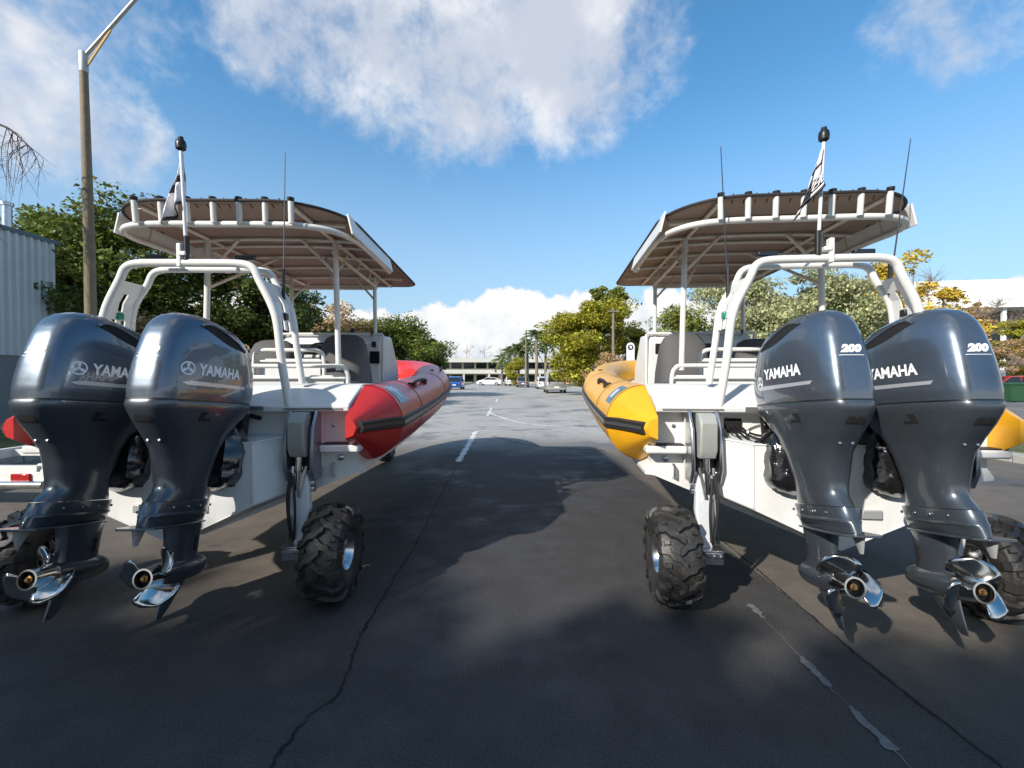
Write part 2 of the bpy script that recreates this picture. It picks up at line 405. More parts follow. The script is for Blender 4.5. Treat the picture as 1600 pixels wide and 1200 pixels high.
# ------------------------------------------------------------------ outboard motor (built once, copied)
def sring(z, hw, yf, yb, n, seg=48, shear=0., flat=0.):
    """superellipse ring in a horizontal plane; y from yb (aft) to yf (forward)"""
    yc, hl = (yf+yb)/2, (yf-yb)/2; out = []
    for j in range(seg):
        a = 2*math.pi*j/seg; c, s = math.cos(a), math.sin(a)
        x = hw*math.copysign(abs(c)**(2/n), c); y = yc+hl*math.copysign(abs(s)**(2/n), s)
        if flat: x *= 1-flat*max(0, min(1, (yc+.10-y)/(hl+.10)))**1.15
        out.append((x, y, z-shear*max(0, y+.12)))
    return out
PIV = Vector((0, .30, 1.12))
SEAM = .105
def rake(ring):
    out = []
    for x, y, z in ring:
        w = max(0, min(1, (z-.92)/.36)); w = w*w*(3-2*w); out.append((x*(1-.09*w), y-.055*w, z+SEAM*y*w-.04*w))
    return out
def mloc(b): b.v = [(x-PIV.x, y-PIV.y, z-PIV.z) for x, y, z in b.v]; return b
COWL = [(1.332, .230, .35, -.372, 4.6), (1.38, .237, .356, -.378, 4.6), (1.45, .238, .356, -.377, 4.6), (1.53, .236, .35, -.373, 4.4), (1.61, .230, .338, -.364, 4.1),
        (1.68, .223, .328, -.352, 3.9), (1.735, .212, .31, -.335, 3.7), (1.775, .196, .285, -.311, 3.5), (1.805, .172, .245, -.278, 3.2), (1.827, .136, .19, -.23, 2.9), (1.840, .085, .10, -.16, 2.5), (1.844, .018, -.03, -.065, 2.)]
KT = .44
def cowl_mesh():
    b = MB(); rings = []
    fine = []
    for i in range(len(COWL)-1):
        for k in range(3):
            t = k/3; fine.append([p+(q-p)*t for p, q in zip(COWL[i], COWL[i+1])])
    fine.append(list(COWL[-1]))
    for z, hw, yf, yb, n in fine:
        t = max(0, min(1, (z-1.45)/.35)); sh = .20*t*t*(3-2*t)
        rings.append(rake(sring(z, hw, yf, yb, n, 96, sh, KT)))
    b.loft(rings, True, True); return b
APRON = [(1.326, .234, .354, -.376, 4.2), (1.306, .240, .358, -.381, 4.0), (1.275, .234, .345, -.369, 3.7), (1.21, .213, .285, -.338, 3.3), (1.12, .176, .19, -.290, 3.1), (1.02, .146, .135, -.250, 2.9),
         (.93, .125, .115, -.224, 2.8), (.86, .112, .11, -.208, 2.7), (.815, .105, .112, -.202, 2.6), (.785, .101, .12, -.210, 2.6), (.758, .096, .134, -.236, 2.6), (.735, .091, .145, -.258, 2.6)]
LOWER = [(.732, .101, .158, -.272, 2.8), (.72, .101, .158, -.275, 2.8), (.675, .090, .162, -.29, 2.7), (.670, .095, .168, -.295, 2.7), (.660, .095, .168, -.297, 2.7), (.655, .086, .165, -.30, 2.6), (.612, .068, .165, -.31, 2.4), (.602, .054, .165, -.275, 2.3)]
def text_mesh(txt, size, bold=0., shear=0.):
    cu = bpy.data.curves.new('txt', 'FONT'); cu.body = txt; cu.size = size; cu.offset = bold; cu.shear = shear; cu.align_x = 'CENTER'; cu.align_y = 'CENTER'
    cu.resolution_u = 4
    o = bpy.data.objects.new('txt', cu); C.objects.link(o); dg = bpy.context.evaluated_depsgraph_get(); dg.update()
    me = bpy.data.meshes.new_from_object(o.evaluated_get(dg)); bpy.data.objects.remove(o); bpy.data.curves.remove(cu)
    return me
def project(me, P0, ux, uy, dr, bvh, stretch=1., off=.0018, name='decal'):
    bm = bmesh.new(); bm.from_mesh(me)
    bmesh.ops.triangulate(bm, faces=bm.faces[:])
    for _ in range(4):
        ed = [e for e in bm.edges if e.calc_length() > .014]
        if not ed: break
        bmesh.ops.subdivide_edges(bm, edges=ed, cuts=1); bmesh.ops.triangulate(bm, faces=bm.faces[:])
    P0, ux, uy, dr = Vector(P0), Vector(ux), Vector(uy), Vector(dr)
    for v in bm.verts:
        p = P0+ux*(v.co.x*stretch)+uy*v.co.y
        h = bvh.ray_cast(p-dr*1.0, dr)
        if h[0] is not None: v.co = h[0]+h[1]*off if h[1].dot(dr) < 0 else h[0]-h[1]*off
        else: v.co = p
    out = bpy.data.meshes.new(name); bm.to_mesh(out); bm.free(); return out
def poly_mesh(polys):
    b = MB()
    for p in polys: b.add([(x, y, 0) for x, y in p], [tuple(range(len(p)))])
    return b.mesh('poly', smooth=False)
def annulus(r0, r1, n=24, a0=0., a1=2*math.pi):
    out = []
    for i in range(n):
        a, c = a0+(a1-a0)*i/n, a0+(a1-a0)*(i+1)/n
        out.append([(r0*math.cos(a), r0*math.sin(a)), (r1*math.cos(a), r1*math.sin(a)), (r1*math.cos(c), r1*math.sin(c)), (r0*math.cos(c), r0*math.sin(c))])
    return out
def make_motor():
    ap = MB(); ap.loft([rake(sring(*r, 64, 0, KT*(.98 if r[0] > 1.2 else .9 if r[0] > 1 else .6))) for r in APRON], True, True)
    root = mloc(ap).build('outboard_motor', MOTORL, angle=50)
    cb = cowl_mesh(); bvh_c = BVHTree.FromPolygons([Vector(p) for p in cb.v], cb.f)
    ab = MB(); ab.loft([rake(sring(*r, 64, 0, KT*(.98 if r[0] > 1.2 else .9 if r[0] > 1 else .6))) for r in APRON], True, True); bvh_a = BVHTree.FromPolygons([Vector(p) for p in ab.v], ab.f)
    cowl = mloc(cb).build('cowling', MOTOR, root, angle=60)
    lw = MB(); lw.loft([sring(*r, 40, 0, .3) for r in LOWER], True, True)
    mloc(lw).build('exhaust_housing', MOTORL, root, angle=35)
    # seam trim between cowling and apron
    sm = MB(); sm.loft([rake(sring(1.3245, .2335, .353, -.3755, 4.4, 96, 0, KT*.98)), rake(sring(1.3345, .2335, .353, -.3755, 4.4, 96, 0, KT*.98))], True, True); mloc(sm).build('seam_trim', BLACKP, root)
    # gearcase: strut, torpedo, skeg
    g = MB(); st = []
    for z, hw, yf, yb in ((.61, .052, .17, -.12), (.52, .045, .165, -.10), (.44, .043, .165, -.09), (.38, .05, .165, -.09)):
        st.append(sring(z, hw, yf, yb, 2.2, 28))
    g.loft(list(reversed(st)), True, True)
    g.lathe([(.006, .245), (.03, .236), (.05, .21), (.062, .17), (.068, .11), (.069, .03), (.066, -.05), (.058, -.10)], (0, 0, .350), 'y', 28)
    sk = []
    for z, hw, yf, yb in ((.32, .022, .14, -.075), (.24, .014, .065, -.08), (.17, .010, .005, -.09), (.118, .006, -.05, -.098)):
        sk.append(sring(z, hw, yf, yb, 2.2, 20))
    g.loft(list(reversed(sk)), True, True)
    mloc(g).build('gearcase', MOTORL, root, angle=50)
    # anti-ventilation plate and trim tab
    a = MB(); pl = [(.06, .10), (.088, -.1), (.102, -.24), (.096, -.36), (.055, -.405)]
    out = [(x, y) for x, y in pl]+[(-x, y) for x, y in reversed(pl)]
    a.loft([[(x, y+.03, .600) for x, y in out], [(x, y+.03, .611) for x, y in out]])
    mloc(a).build('anti_ventilation_plate', MOTORL, root, bevel=.003)
    t = MB(); t.loft([sring(.52, .006, -.295, -.32, 2.2, 14), sring(.60, .014, -.255, -.345, 2.2, 14)]); mloc(t).build('trim_tab', mat('zinc_anode', (.42, .43, .44), .5, metal=.4), root)
    # intake slots in the gearcase
    for s in (-1, 1):
        w = MB(); w.box((s*.0435, .09, .48), (.006, .012, .075)); mloc(w).build('water_intake', DARKHOLE, root)
    bl = MB()
    for s in (-1, 1):
        for y in (.10, .01, -.09, -.18): bl.lathe([(.0075, 0), (.0075, s*.006), (.003, s*.009)], (s*.089*(1 if y > -.15 else .80), y, .70), 'x', 8)
    mloc(bl).build('bolt', STEEL, root)
    # propeller (origin on the shaft so that each motor's can stand at its own angle)
    p = MB(); p.lathe([(.055, .0), (.057, -.010), (.054, -.04), (.047, -.095), (.049, -.125), (.044, -.125), (.041, -.105)], (0, 0, 0), 'y', 28, cap=False)
    for k in range(3):
        a0 = k*2*math.pi/3; G = []
        for i in range(10):
            f = i/9; r = .046+f*.108; half = .36+.42*math.sin(min(1, f*1.15)*math.pi*.62)
            if f > .55: half *= math.sqrt(max(.03, 1-((f-.55)/.45)**2.2))
            row = []
            for j in range(9):
                q = j/8*2-1; th = q*half+f*.22
                row.append((r*math.cos(a0+th), -.062+.075*q*half-.02*f+.02*q*q*f, r*math.sin(a0+th)))
            G.append(row)
        k0 = len(p.v)
        for row in G: p.v += row
        for i in range(9):
            for j in range(8): p.f.append((k0+i*9+j, k0+i*9+j+1, k0+(i+1)*9+j+1, k0+(i+1)*9+j))
    po = p.build('propeller', CHROME, root, angle=80, solid=.006); po.location = Vector((0, -.10, .350))-PIV
    h = MB(); h.lathe([(.0405, -.07), (.0405, -.095), (.028, -.098), (.028, -.088), (.002, -.088)], (0, -.10, .350), 'y', 24, cap=False); mloc(h).build('hub_bore', BLACKP, root)
    h = MB(); h.lathe([(.019, -.088), (.019, -.116), (.010, -.118), (.010, -.13), (.001, -.13)], (0, -.10, .350), 'y', 6); mloc(h).build('propeller_nut', BRASS, root, angle=20)
    # lettering on both flanks and on the back
    def put(name, me, P0, ux, uy, dr, bvh, m, **k):
        q = project(me, P0, ux, uy, dr, bvh, name=name, **k); q.transform(Matrix.Translation(-PIV))
        return mobj(name, q, m, root)
    for s in (1, -1):
        ux, dr = (0, s, s*SEAM), (-s, 0, 0)
        word = text_mesh('YAMAHA', .084, .0028)
        put('brand_lettering', word, (0, -.11, 1.456), ux, (0, .10*0, 1), dr, bvh_c, SILVER, stretch=.82)
        em = annulus(.030, .038)
        for k in range(3):
            a = math.pi/2+k*2*math.pi/3; c, d = math.cos(a), math.sin(a); w = .0042
            em.append([(-d*w, c*w), (d*w, -c*w), (c*.032+d*w*1.3, d*.032-c*w*1.3), (c*.032-d*w*1.3, d*.032+c*w*1.3)])
            em += [[(x+c*.019, y+d*.019) for x, y in q] for q in annulus(.004, .0095, 8)]
        em += annulus(.0005, .008, 10)
        put('brand_emblem', poly_mesh(em), (0, -.11-s*.205, 1.436), ux, (0, 0, 1), dr, bvh_c, SILVER)
        strp = [[(-.235, .000), (-.20, -.011), (.20, -.006), (.215, .012), (-.19, .013)]]
        put('silver_stripe', poly_mesh(strp), (0, -.105, 1.378), ux, (0, 0, 1), dr, bvh_c, SILVERD)
        # air intake scoop high on the flank
        sc_ = []; n = 18
        up = [(-.155+.33*i/n, .046*math.sin(math.pi*(i/n)**.7)*(1-.2*i/n)) for i in range(n+1)]
        lo = [(-.155+.33*i/n, -.024*math.sin(math.pi*(i/n)**1.2)) for i in range(n+1)]
        sc_ = [[lo[i], lo[i+1], up[i+1], up[i]] for i in range(n)]
        P0 = (s*.0, -.085, 1.712)
        put('air_intake', poly_mesh([[(x*s, y-(x+.155)*.30) for x, y in q] for q in sc_]), P0, ux, (0, 0, 1), dr, bvh_c, DARKHOLE)
        rim_pts = [(x*s, y-(x+.155)*.30) for x, y in up]
        lip = MB(); pts = []
        for x, y in rim_pts:
            q = Vector(P0)+Vector(ux)*x+Vector((0, 0, y+.004)); hit = bvh_c.ray_cast(q-Vector(dr), Vector(dr))
            if hit[0] is not None: pts.append(hit[0]+hit[1]*.004)
        lip.tube(pts, .007, 8); mloc(lip).build('intake_lip', MOTOR, root)
        # latch and fasteners on the apron
        put('latch', poly_mesh([[(-.03*s, -.032), (.05*s, -.032), (.035*s, -.018), (-.005*s, -.016), (.015*s, .018), (-.03*s, .018)]]), (0, -.17, 1.198), ux, (0, 0, 1), dr, bvh_a, DARKHOLE)
    t200 = text_mesh('200', .052, .0036, .28)
    put('power_lettering', t200, (.0, 0, 1.508), (1, 0, 0), (0, 0, 1), (0, 1, 0), bvh_c, SILVER, stretch=1.15)
    put('power_underline', poly_mesh([[(-.058, 0), (.058, 0), (.058, .003), (-.058, .003)]]), (0, 0, 1.473), (1, 0, 0), (0, 0, 1), (0, 1, 0), bvh_c, SILVER)
    put('latch', poly_mesh([[(-.045, -.018), (.045, -.018), (.04, .012), (.012, .016), (0, .004), (-.012, .016), (-.04, .012)]]), (0, 0, 1.155), (1, 0, 0), (0, 0, 1), (0, 1, 0), bvh_a, DARKHOLE)
    sc2 = MB()
    for x, z in ((-.03, 1.05), (.03, 1.05)):
        hit = bvh_a.ray_cast(Vector((x, -2, z)), Vector((0, 1, 0))); sc2.lathe([(.007, .002), (.007, -.004), (.002, -.005)], hit[0], 'y', 10)
    mloc(sc2).build('screw', STEEL, root)
    # clamp bracket and the crinkled black plastic tied round it
    k = MB()
    for s in (-1, 1): k.loft([[(s*.10-.02, y, z), (s*.10+.02, y, z)][::1]+[(s*.10+.02, y2, z), (s*.10-.02, y2, z)] for y, y2, z in ((.33, .24, .80), (.36, .22, .86), (.37, .26, 1.2), (.37, .30, 1.27))])
    k.tube([(-.15, .27, 1.2), (.15, .27, 1.2)], .022, 10); k.tube([(-.12, .27, .84), (.12, .27, .84)], .03, 10)
    mloc(k).build('clamp_bracket', BLACKP, root, bevel=.006)
    bb = MB(); rings = []; rb = random.Random(3)
    for i in range(17):
        v = -1+2*i/16; z = 1.0+v*.23; rad = (1-abs(v)**3.2)**.5*(1 if v < .3 else 1-.35*(v-.3)); ring = []
        for j in range(30):
            an = 2*math.pi*j/30; c, s = math.cos(an), math.sin(an)
            p = Vector((.17*rad*math.copysign(abs(c)**.6, c), .255+.125*rad*math.copysign(abs(s)**.6, s), z))
            nz = mnoise.noise(p*11)*.5+mnoise.noise(p*24)*.32+.18*mnoise.noise(p*47)
            fold = abs(mnoise.noise(Vector((p.x*9, p.y*9, p.z*3.2))))
            p += Vector((c*.042*(nz+.6*fold), s*.042*nz, .012*nz)); ring.append(p)
        rings.append(ring)
    bb.loft(rings); mloc(bb).build('bracket_cover', BAG, root, angle=24)
    # steering arm and hoses
    q = MB(); q.tube(cr([(.0, .34, 1.27), (.06, .42, 1.28), (.16, .44, 1.26)]), .016, 8); q.box((0, .37, 1.28), (.10, .1, .05)); mloc(q).build('steering_arm', BLACKP, root, bevel=.004)
    return root

# ------------------------------------------------------------------ balloon tyre with bar lugs
def tyre_mesh():
    b = MB(); Rb = .292
    prof = [(.115, -.105), (.15, -.128), (.20, -.142), (.245, -.142), (.272, -.128), (.287, -.095), (Rb, -.05), (Rb, .05), (.287, .095), (.272, .128), (.245, .142), (.20, .142), (.15, .128), (.115, .105)]
    b.lathe(prof, (0, 0, 0), 'x', 48, cap=False)
    def surf(u):
        u = abs(u)
        return interp(u, [(0, Rb), (.05, Rb), (.095, .287), (.128, .272), (.142, .245), (.146, .225)])[0]
    nl = 14
    for s in (-1, 1):
        for k in range(nl):
            th0 = 2*math.pi*(k+(.5 if s > 0 else 0))/nl
            path = [(-.022, -.05, .020), (.0, -.01, .024), (.028, .075, .025), (.050, .09, .024), (.072, .11, .025), (.098, .215, .027), (.126, .24, .030), (.144, .25, .032)]
            rings = []
            for u, dth, hw in path:
                th = th0+dth; w = hw/Rb*1.0
                r0 = surf(u)-.006; r1 = surf(u)+.026 if u < .12 else surf(u)+.020
                uu = u if u < .135 else u+.004; uo = u if u < .12 else u+.014
                ring = []
                for r, uq, t in ((r0, uu, th-w), (r1, uo, th-w*.72), (r1, uo, th+w*.72), (r0, uu, th+w)):
                    ring.append((s*uq, r*math.cos(t), r*math.sin(t)))
                rings.append(ring if s > 0 else ring[::-1])
            b.loft(rings)
            t = th0+.38; rings = []
            for u in (.082, .116):
                r0, r1 = surf(u)-.005, surf(u)+.018; w = .055
                ring = [(s*u, r*math.cos(q), r*math.sin(q)) for r, q in ((r0, t-w), (r1, t-w*.7), (r1, t+w*.7), (r0, t+w))]
                rings.append(ring if s > 0 else ring[::-1])
            b.loft(rings)
    return b.mesh('tyre', 30)
def rim_mesh():
    b = MB()
    b.lathe([(.118, -.112), (.126, -.116), (.126, -.108), (.108, -.09), (.10, .04), (.108, .09), (.126, .108), (.126, .116), (.116, .114), (.096, .085), (.088, .06), (.05, .05), (.045, .075), (.02, .08), (.001, .08)], (0, 0, 0), 'x', 32, cap=False)
    for k in range(5):
        a = 2*math.pi*k/5; b.lathe([(.008, .05), (.008, .066), (.001, .066)], (0, .07*math.cos(a), .07*math.sin(a)), 'x', 8)
    return b.mesh('rim', 35)
TYRE_ME, RIM_ME = tyre_mesh(), rim_mesh()
for me_ in (TYRE_ME, RIM_ME): me_.transform(Matrix.Diagonal((.90, 1, 1, 1)))
motor0 = make_motor(); motor_used = [False]
def place_motor(boat, x, label, spin):
    o = motor0 if not motor_used[0] else copy_tree(motor0)
    motor_used[0] = True
    o.parent = boat; o.location = (x, -.22, PIV.z-.014); o.rotation_euler = (R(-12.5), 0, 0); o['label'] = label
    for ch in o.children:
        if ch.name.startswith('propeller') and 'nut' not in ch.name: ch.rotation_euler = (0, R(spin), 0)
    return o

# ------------------------------------------------------------------ amphibious rigid inflatable boat
# boat space: x to starboard, y forward of the transom, z above the road
HULLT = [(0.0, .38, 1.12, .84, 1.08, 1.29, 1.29), (.2, .38, 1.12, .845, 1.08, 1.43, 1.43), (.52, .38, 1.12, .85, 1.08, 1.432, 1.432), (.525, .38, 1.12, .85, 1.08, 1.432, 1.03), (1.5, .38, 1.12, .87, 1.08, 1.45, 1.04),
         (2.6, .40, 1.10, .92, 1.07, 1.49, 1.05), (3.2, .43, 1.06, .95, 1.05, 1.30, 1.06), (4.0, .52, .96, 1.03, .985, 1.36, 1.10), (4.8, .72, .76, 1.11, .81, 1.44, 1.16), (4.81, .72, .76, 1.11, .81, 1.44, 1.40), (5.4, .98, .46, 1.19, .53, 1.50, 1.46), (5.75, 1.25, .06, 1.30, .12, 1.53, 1.50)]
TUBE_R = .282
TPATH = cr([(1.08, .23, 1.157), (1.08, 1.2, 1.185), (1.08, 2.2, 1.235), (1.06, 3.2, 1.30), (.97, 4.1, 1.38), (.78, 4.9, 1.46), (.46, 5.5, 1.52), (0, 5.80, 1.55)], 5)
def frames(P):
    out = []
    for i, p in enumerate(P):
        t = (P[min(i+1, len(P)-1)]-P[max(i-1, 0)]).normalized(); sd = t.cross(Vector((0, 0, 1))).normalized(); out.append((p, sd, sd.cross(t)))
    return out
def arc_hoop(y, hw_foot, z_foot, hw_mid, z_mid, hw_top, z_top, yf):
    half = [(hw_foot, yf, z_foot), (hw_mid+.035, (yf+y)/2, (z_foot+z_mid)/2), (hw_mid, y, z_mid), (hw_top+.055, y, z_top-.115), (hw_top+.012, y, z_top-.03), (hw_top-.07, y, z_top), (.15, y, z_top+.004)]
    c = cr(half, 5); return c+[Vector((-p.x, p.y, p.z)) for p in reversed(c)]
def box_part(name, c, d, m, parent, bevel=.006, rot=None, taper=1.):
    b = MB(); b.box(c, d, rot, taper); return b.build(name, m, parent, bevel=bevel)

def make_boat(name, loc, yaw, TUBE, colour, label, patchm, flagkind):
    boat = empty(name, loc, yaw); tag(boat, label, 'boat', 'amphibious boats parked side by side')
    def both(fn):
        for s in (1, -1): fn(s)
    def P(b, nm, m, parent=boat, s=1, **k):
        return (b if s > 0 else b.mirrored()).build(nm, m, parent, **k)
    # ---- hull
    h = MB(); rings = []
    for y, kz, cx, cz, tx, tz, fz in HULLT:
        iw = max(.03, tx-.09)
        half = [(0.0, y, kz), (cx*.5, y, kz+(cz-kz)*.5-.004), (cx-.06, y, cz-.028), (cx, y, cz-.022), (cx, y, cz), (tx-.003, y, cz+.06), (tx-.003, y, tz), (iw, y, tz), (iw-.01, y, fz)]
        rings.append([Vector(p) for p in half]+[Vector((-p[0], p[1], p[2])) for p in reversed(half[1:])])
    h.loft([r[::-1] for r in rings])
    hull = h.build('hull', WHITE, boat, angle=25)
    # engine pod with chamfered cheeks
    d = MB(); pod = []
    for y, wt, wb, zt in ((.01, .74, .74, 1.10), (-.30, .52, .52, 1.075)):
        sl = .46; kz = .385 if y > -.1 else .43
        pod.append([(0, y, kz), (wb, y, kz+wb*sl), (wt, y, zt), (-wt, y, zt), (-wb, y, kz+wb*sl)])
    d.loft(pod); d.build('engine_pod', WHITE, hull, bevel=.012)
    # cockpit sole, inner walls
    dk = MB(); dk.loft([[(-w, y, z), (w, y, z)] for y, z, w in ((.55, 1.045, .96), (3.0, 1.075, .94), (4.0, 1.115, .86), (4.7, 1.165, .72))], False, False, False); dk.build('deck', mat('grey_deck_pad', (.16, .16, .15), .85, var=.2), hull, solid=.01)
    # aft deck lid: a sloping white panel with a rounded lip
    lid = MB(); pts = [(-.105, 1.262), (-.11, 1.298), (-.092, 1.316), (.20, 1.437), (.24, 1.446), (.535, 1.446), (.545, 1.10), (.50, 1.10), (.0, 1.25)]
    lid.loft([[(x, y, z) for y, z in pts][::-1] for x in (-1.07, 1.07)]); lid.build('aft_deck_lid', WHITE, boat, bevel=.008)
    sm = MB(); [sm.box((q*.83, -.106, 1.281), (.40, .012, .011)) for q in (-1, 1)]; sm.build('lid_seam', mat('seam_shadow_gap', (.16, .16, .16), .7), hull)
    # transom pipework: slots, scupper, tow eye
    def tr(s):
        box_part('step_ledge', (s*1.0, -.05, 1.005), (.27, .12, .055), WHITE, hull, .014)
        box_part('ledge_strip', (s*1.0, -.052, 1.0385), (.24, .09, .008), RUBBER, hull, .002)
        box_part('mounting_plate', (s*.635, -.012, 1.03), (.075, .02, .42), WHITE, hull, .006)
        for zz in (.88, .98, 1.08, 1.18):
            e = MB(); e.lathe([(.010, -.022), (.010, -.030), (.004, -.033)], (s*.648, 0, zz), 'y', 8); e.build('plate_bolt', BLACKP, hull)
        e = MB(); e.lathe([(.028, 0), (.028, -.01), (.018, -.012), (.018, 0)], (s*.66, -.105, .93), 'y', 16); P(e, 'scupper', BLACKP, hull)
        e = MB(); e.tube([(s*.93, -.006, .80), (s*.93, -.04, .81), (s*.93, -.04, .88), (s*.93, -.006, .89)], .009, 8); e.build('tow_eye', STEEL, hull)
    both(tr)
    wb = MB()
    for q in (1, -1):
        wb.tube([(q*.74, -.002, 1.10), (q*.52, -.303, 1.078)], .005, 6); wb.tube([(q*.52, -.302, 1.07), (q*.52, -.302, .68)], .005, 6); wb.tube([(q*.745, -.002, 1.09), (q*.745, -.002, .73)], .005, 6); wb.tube([(q*.5, -.302, .665), (0, -.302, .435)], .005, 6)
    wb.tube([(-.52, -.302, 1.077), (.52, -.302, 1.077)], .005, 6); tag(wb.build('weld_bead', WHITE, hull), kind='stuff')
    for q in (1, -1):
        e = MB(); e.box((q*.17, -.308, .66), (.12, .018, .055)); e.build('anode_plate', mat('zinc_anode', (.42, .43, .44), .5, metal=.4), hull, bevel=.006)
        e = MB(); e.lathe([(.020, -.300), (.020, -.312), (.012, -.316), (.002, -.316)], (q*.30, 0, .88), 'y', 14); e.build('drain_plug', BLACKP, hull)
        e = MB(); e.lathe([(.014, -.0), (.014, -.008), (.004, -.010)], (q*.93, 0, 1.16), 'y', 10); e.build('transom_bolt', STEEL, hull)
        e = MB(); e.lathe([(.022, -.0), (.022, -.010), (.014, -.014), (.002, -.014)], (q*.98, 0, .93), 'y', 14); e.build('skin_fitting', STEEL, hull)
        e = MB(); e.box((q*.45, -.112, 1.285), (.09, .006, .03)); e.build('builder_plate', mat('brushed_plate', (.5, .5, .5), .35, metal=.8), hull)
    for q in (1, -1):
        e = MB(); e.tube(cr([(q*.33, .02, 1.30), (q*.34, -.14, 1.26), (q*.33, -.24, 1.33), (q*.30, -.30, 1.30)], 6), .022, 8); e.build('rigging_hose', BLACKP, hull)
    rc = MB(); rc.box((-.56, -.006, 1.165), (.17, .02, .10)); rc.build('cable_port', DARKHOLE, hull, bevel=.01)
    rc = MB()
    for k in range(4):
        rc.tube(cr([(-.59+.03*k, .0, 1.15+.01*k), (-.56+.03*k, -.10, 1.13), (-.50+.03*k, -.20, 1.06+.02*k), (-.42, -.30, 1.16), (-.36, -.36, 1.24)], 5), .008, 6)
    rc.build('control_cables', BLACKP, hull)
    rc = MB(); rc.tube(cr([(-.60, -.02, 1.14), (-.57, -.12, 1.06), (-.50, -.16, 1.05), (-.47, -.10, 1.14), (-.40, -.2, 1.2)], 5), .010, 8); rc.build('fuel_hose', STEEL, hull)
    tb = MB(); tb.tube([(-.45, -.215, 1.265), (.45, -.215, 1.265)], .017, 10); tb.tube([(-.18, -.215, 1.265), (.18, -.215, 1.265)], .03, 12)
    tb.build('steering_tie_bar', STEEL, boat)
    # ---- inflatable tubes
    fr = frames(TPATH)
    def tube(s):
        t = MB(); rg = []
        for i, (p, sd, up) in enumerate(fr):
            sp_ = math.pi*(1+max(0, min(1, (i-11)/4)))
            rg.append([p+sd*(TUBE_R*math.cos(a))+up*(TUBE_R*math.sin(a)) for a in [-sp_/2+sp_*j/40 for j in range(41)]])
        t.loft(rg, False, False); to = P(t, 'inflatable_tube', TUBE, boat, s, angle=60)
        c = MB(); rg = []; p0 = TPATH[0]
        for y, r, dz in ((.231, TUBE_R*1.002, 0), (-.195, .080, .004), (-.205, .072, .004)):
            n = 6
            if y > .2: n_ = [(math.cos(-math.pi/2+math.pi*j/24), math.sin(-math.pi/2+math.pi*j/24)) for j in range(25)]
            else:
                oc = [(math.cos(-math.pi/2+math.pi*j/4), math.sin(-math.pi/2+math.pi*j/4)) for j in range(5)]; n_ = []
                for j in range(25):
                    q = j/24*4; k = min(3, int(q)); f = q-k; n_.append((oc[k][0]*(1-f)+oc[k+1][0]*f, oc[k][1]*(1-f)+oc[k+1][1]*f))
            rg.append([(p0.x+r*u, y, p0.z+dz+r*v) for u, v in n_])
        c.loft([q[::-1] for q in rg], False, True); P(c, 'cone_end', TUBE, to, s, angle=40)
        w = MB(); w.loft([[p+fr[0][1]*(TUBE_R+.004)*math.cos(a)+fr[0][2]*(TUBE_R+.004)*math.sin(a) for a in [-math.pi/2+math.pi*j/28 for j in range(29)]] for p in (TPATH[0], TPATH[0]+Vector((0, .035, .001)))], False, False, False)
        P(w, 'seam_tape', TUBE, to, s)
        # rubbing strake: black base with a pale rib, running on over the cone
        def strake(hh, proud, nm, m, part):
            b = MB(); rg = []
            line = [(Vector((1.08, y, 1.161)), Vector((1, 0, 0)), Vector((0, 0, 1)), r) for y, r in ((-.18, .088), (-.06, .145), (.10, .221))]+[(p, sd, up, TUBE_R) for p, sd, up in fr[:-2]]
            line = line[part:] if part >= 0 else line[:-part]
            for p, sd, up, r in line:
                hq = hh*(1 if r > .2 else .9)
                rg.append([p+sd*(r-.012)-up*hq/2, p+sd*(r+proud)-up*hq*.38, p+sd*(r+proud)+up*hq*.38, p+sd*(r-.012)+up*hq/2])
            b.loft(rg); P(b, nm, m, to, s, angle=40)
        strake(.092, .016, 'rub_strake', RUBBER, 0); strake(.036, .023, 'strake_rib', GREYSTRIP, 3); strake(.030, .022, 'strake_rib', mat('dark_strake_rib', (.055, .055, .055), .5), -4)
        # maker's patch, grab handle, valve, seam bands
        def patch(i0, i1, a0, a1, nm, m, off=.003, n=8):
            b = MB()
            rg = []
            for i in np.linspace(i0, i1, 6):
                k = int(i); f = i-k; p = fr[k][0].lerp(fr[k+1][0], f); sd, up = fr[k][1], fr[k][2]
                rg.append([p+sd*(TUBE_R+off)*math.cos(a)+up*(TUBE_R+off)*math.sin(a) for a in np.linspace(R(a0), R(a1), n)])
            b.loft([r[::-1] for r in rg], False, False, False); return P(b, nm, m, to, s)
        patch(.45, 1.9, 28, 66, 'maker_patch', patchm)
        patch(.85, 1.45, 38, 56, 'patch_mark', mat('white_patch_print', (.55, .62, .68), .5), .005)
        patch(4.4, 4.9, -60, 88, 'seam_band', TUBE, .004, 24); patch(13.4, 13.8, -60, 88, 'seam_band', TUBE, .004, 24)
        def onto(i, ang, out=0.):
            p, sd, up = fr[i]; return p+sd*(TUBE_R+out)*math.cos(R(ang))+up*(TUBE_R+out)*math.sin(R(ang))
        hd = MB(); a, b_ = onto(5, 55), onto(8, 55)
        hd.tube(cr([a, onto(5, 55, .035), onto(6, 55, .052), onto(7, 55, .052), onto(8, 55, .035), b_], 4), .014, 8)
        hd.box(onto(5, 55, .006), (.07, .09, .05)); hd.box(onto(8, 55, .006), (.07, .09, .05)); P(hd, 'grab_handle', RUBBER, to, s)
        hd = MB(); hd.lathe([(.03, 0), (.03, .012), (.016, .016), (.001, .016)], onto(16, 82, -.002), 'z', 16); P(hd, 'inflation_valve', BLACKP, to, s)
        hd = MB(); hd.tube(cr([onto(18, 60), onto(18, 60, .03), onto(20, 60, .04), onto(21, 60, .03), onto(22, 60)], 4), .013, 8); P(hd, 'grab_handle', RUBBER, to, s)
    both(tube)
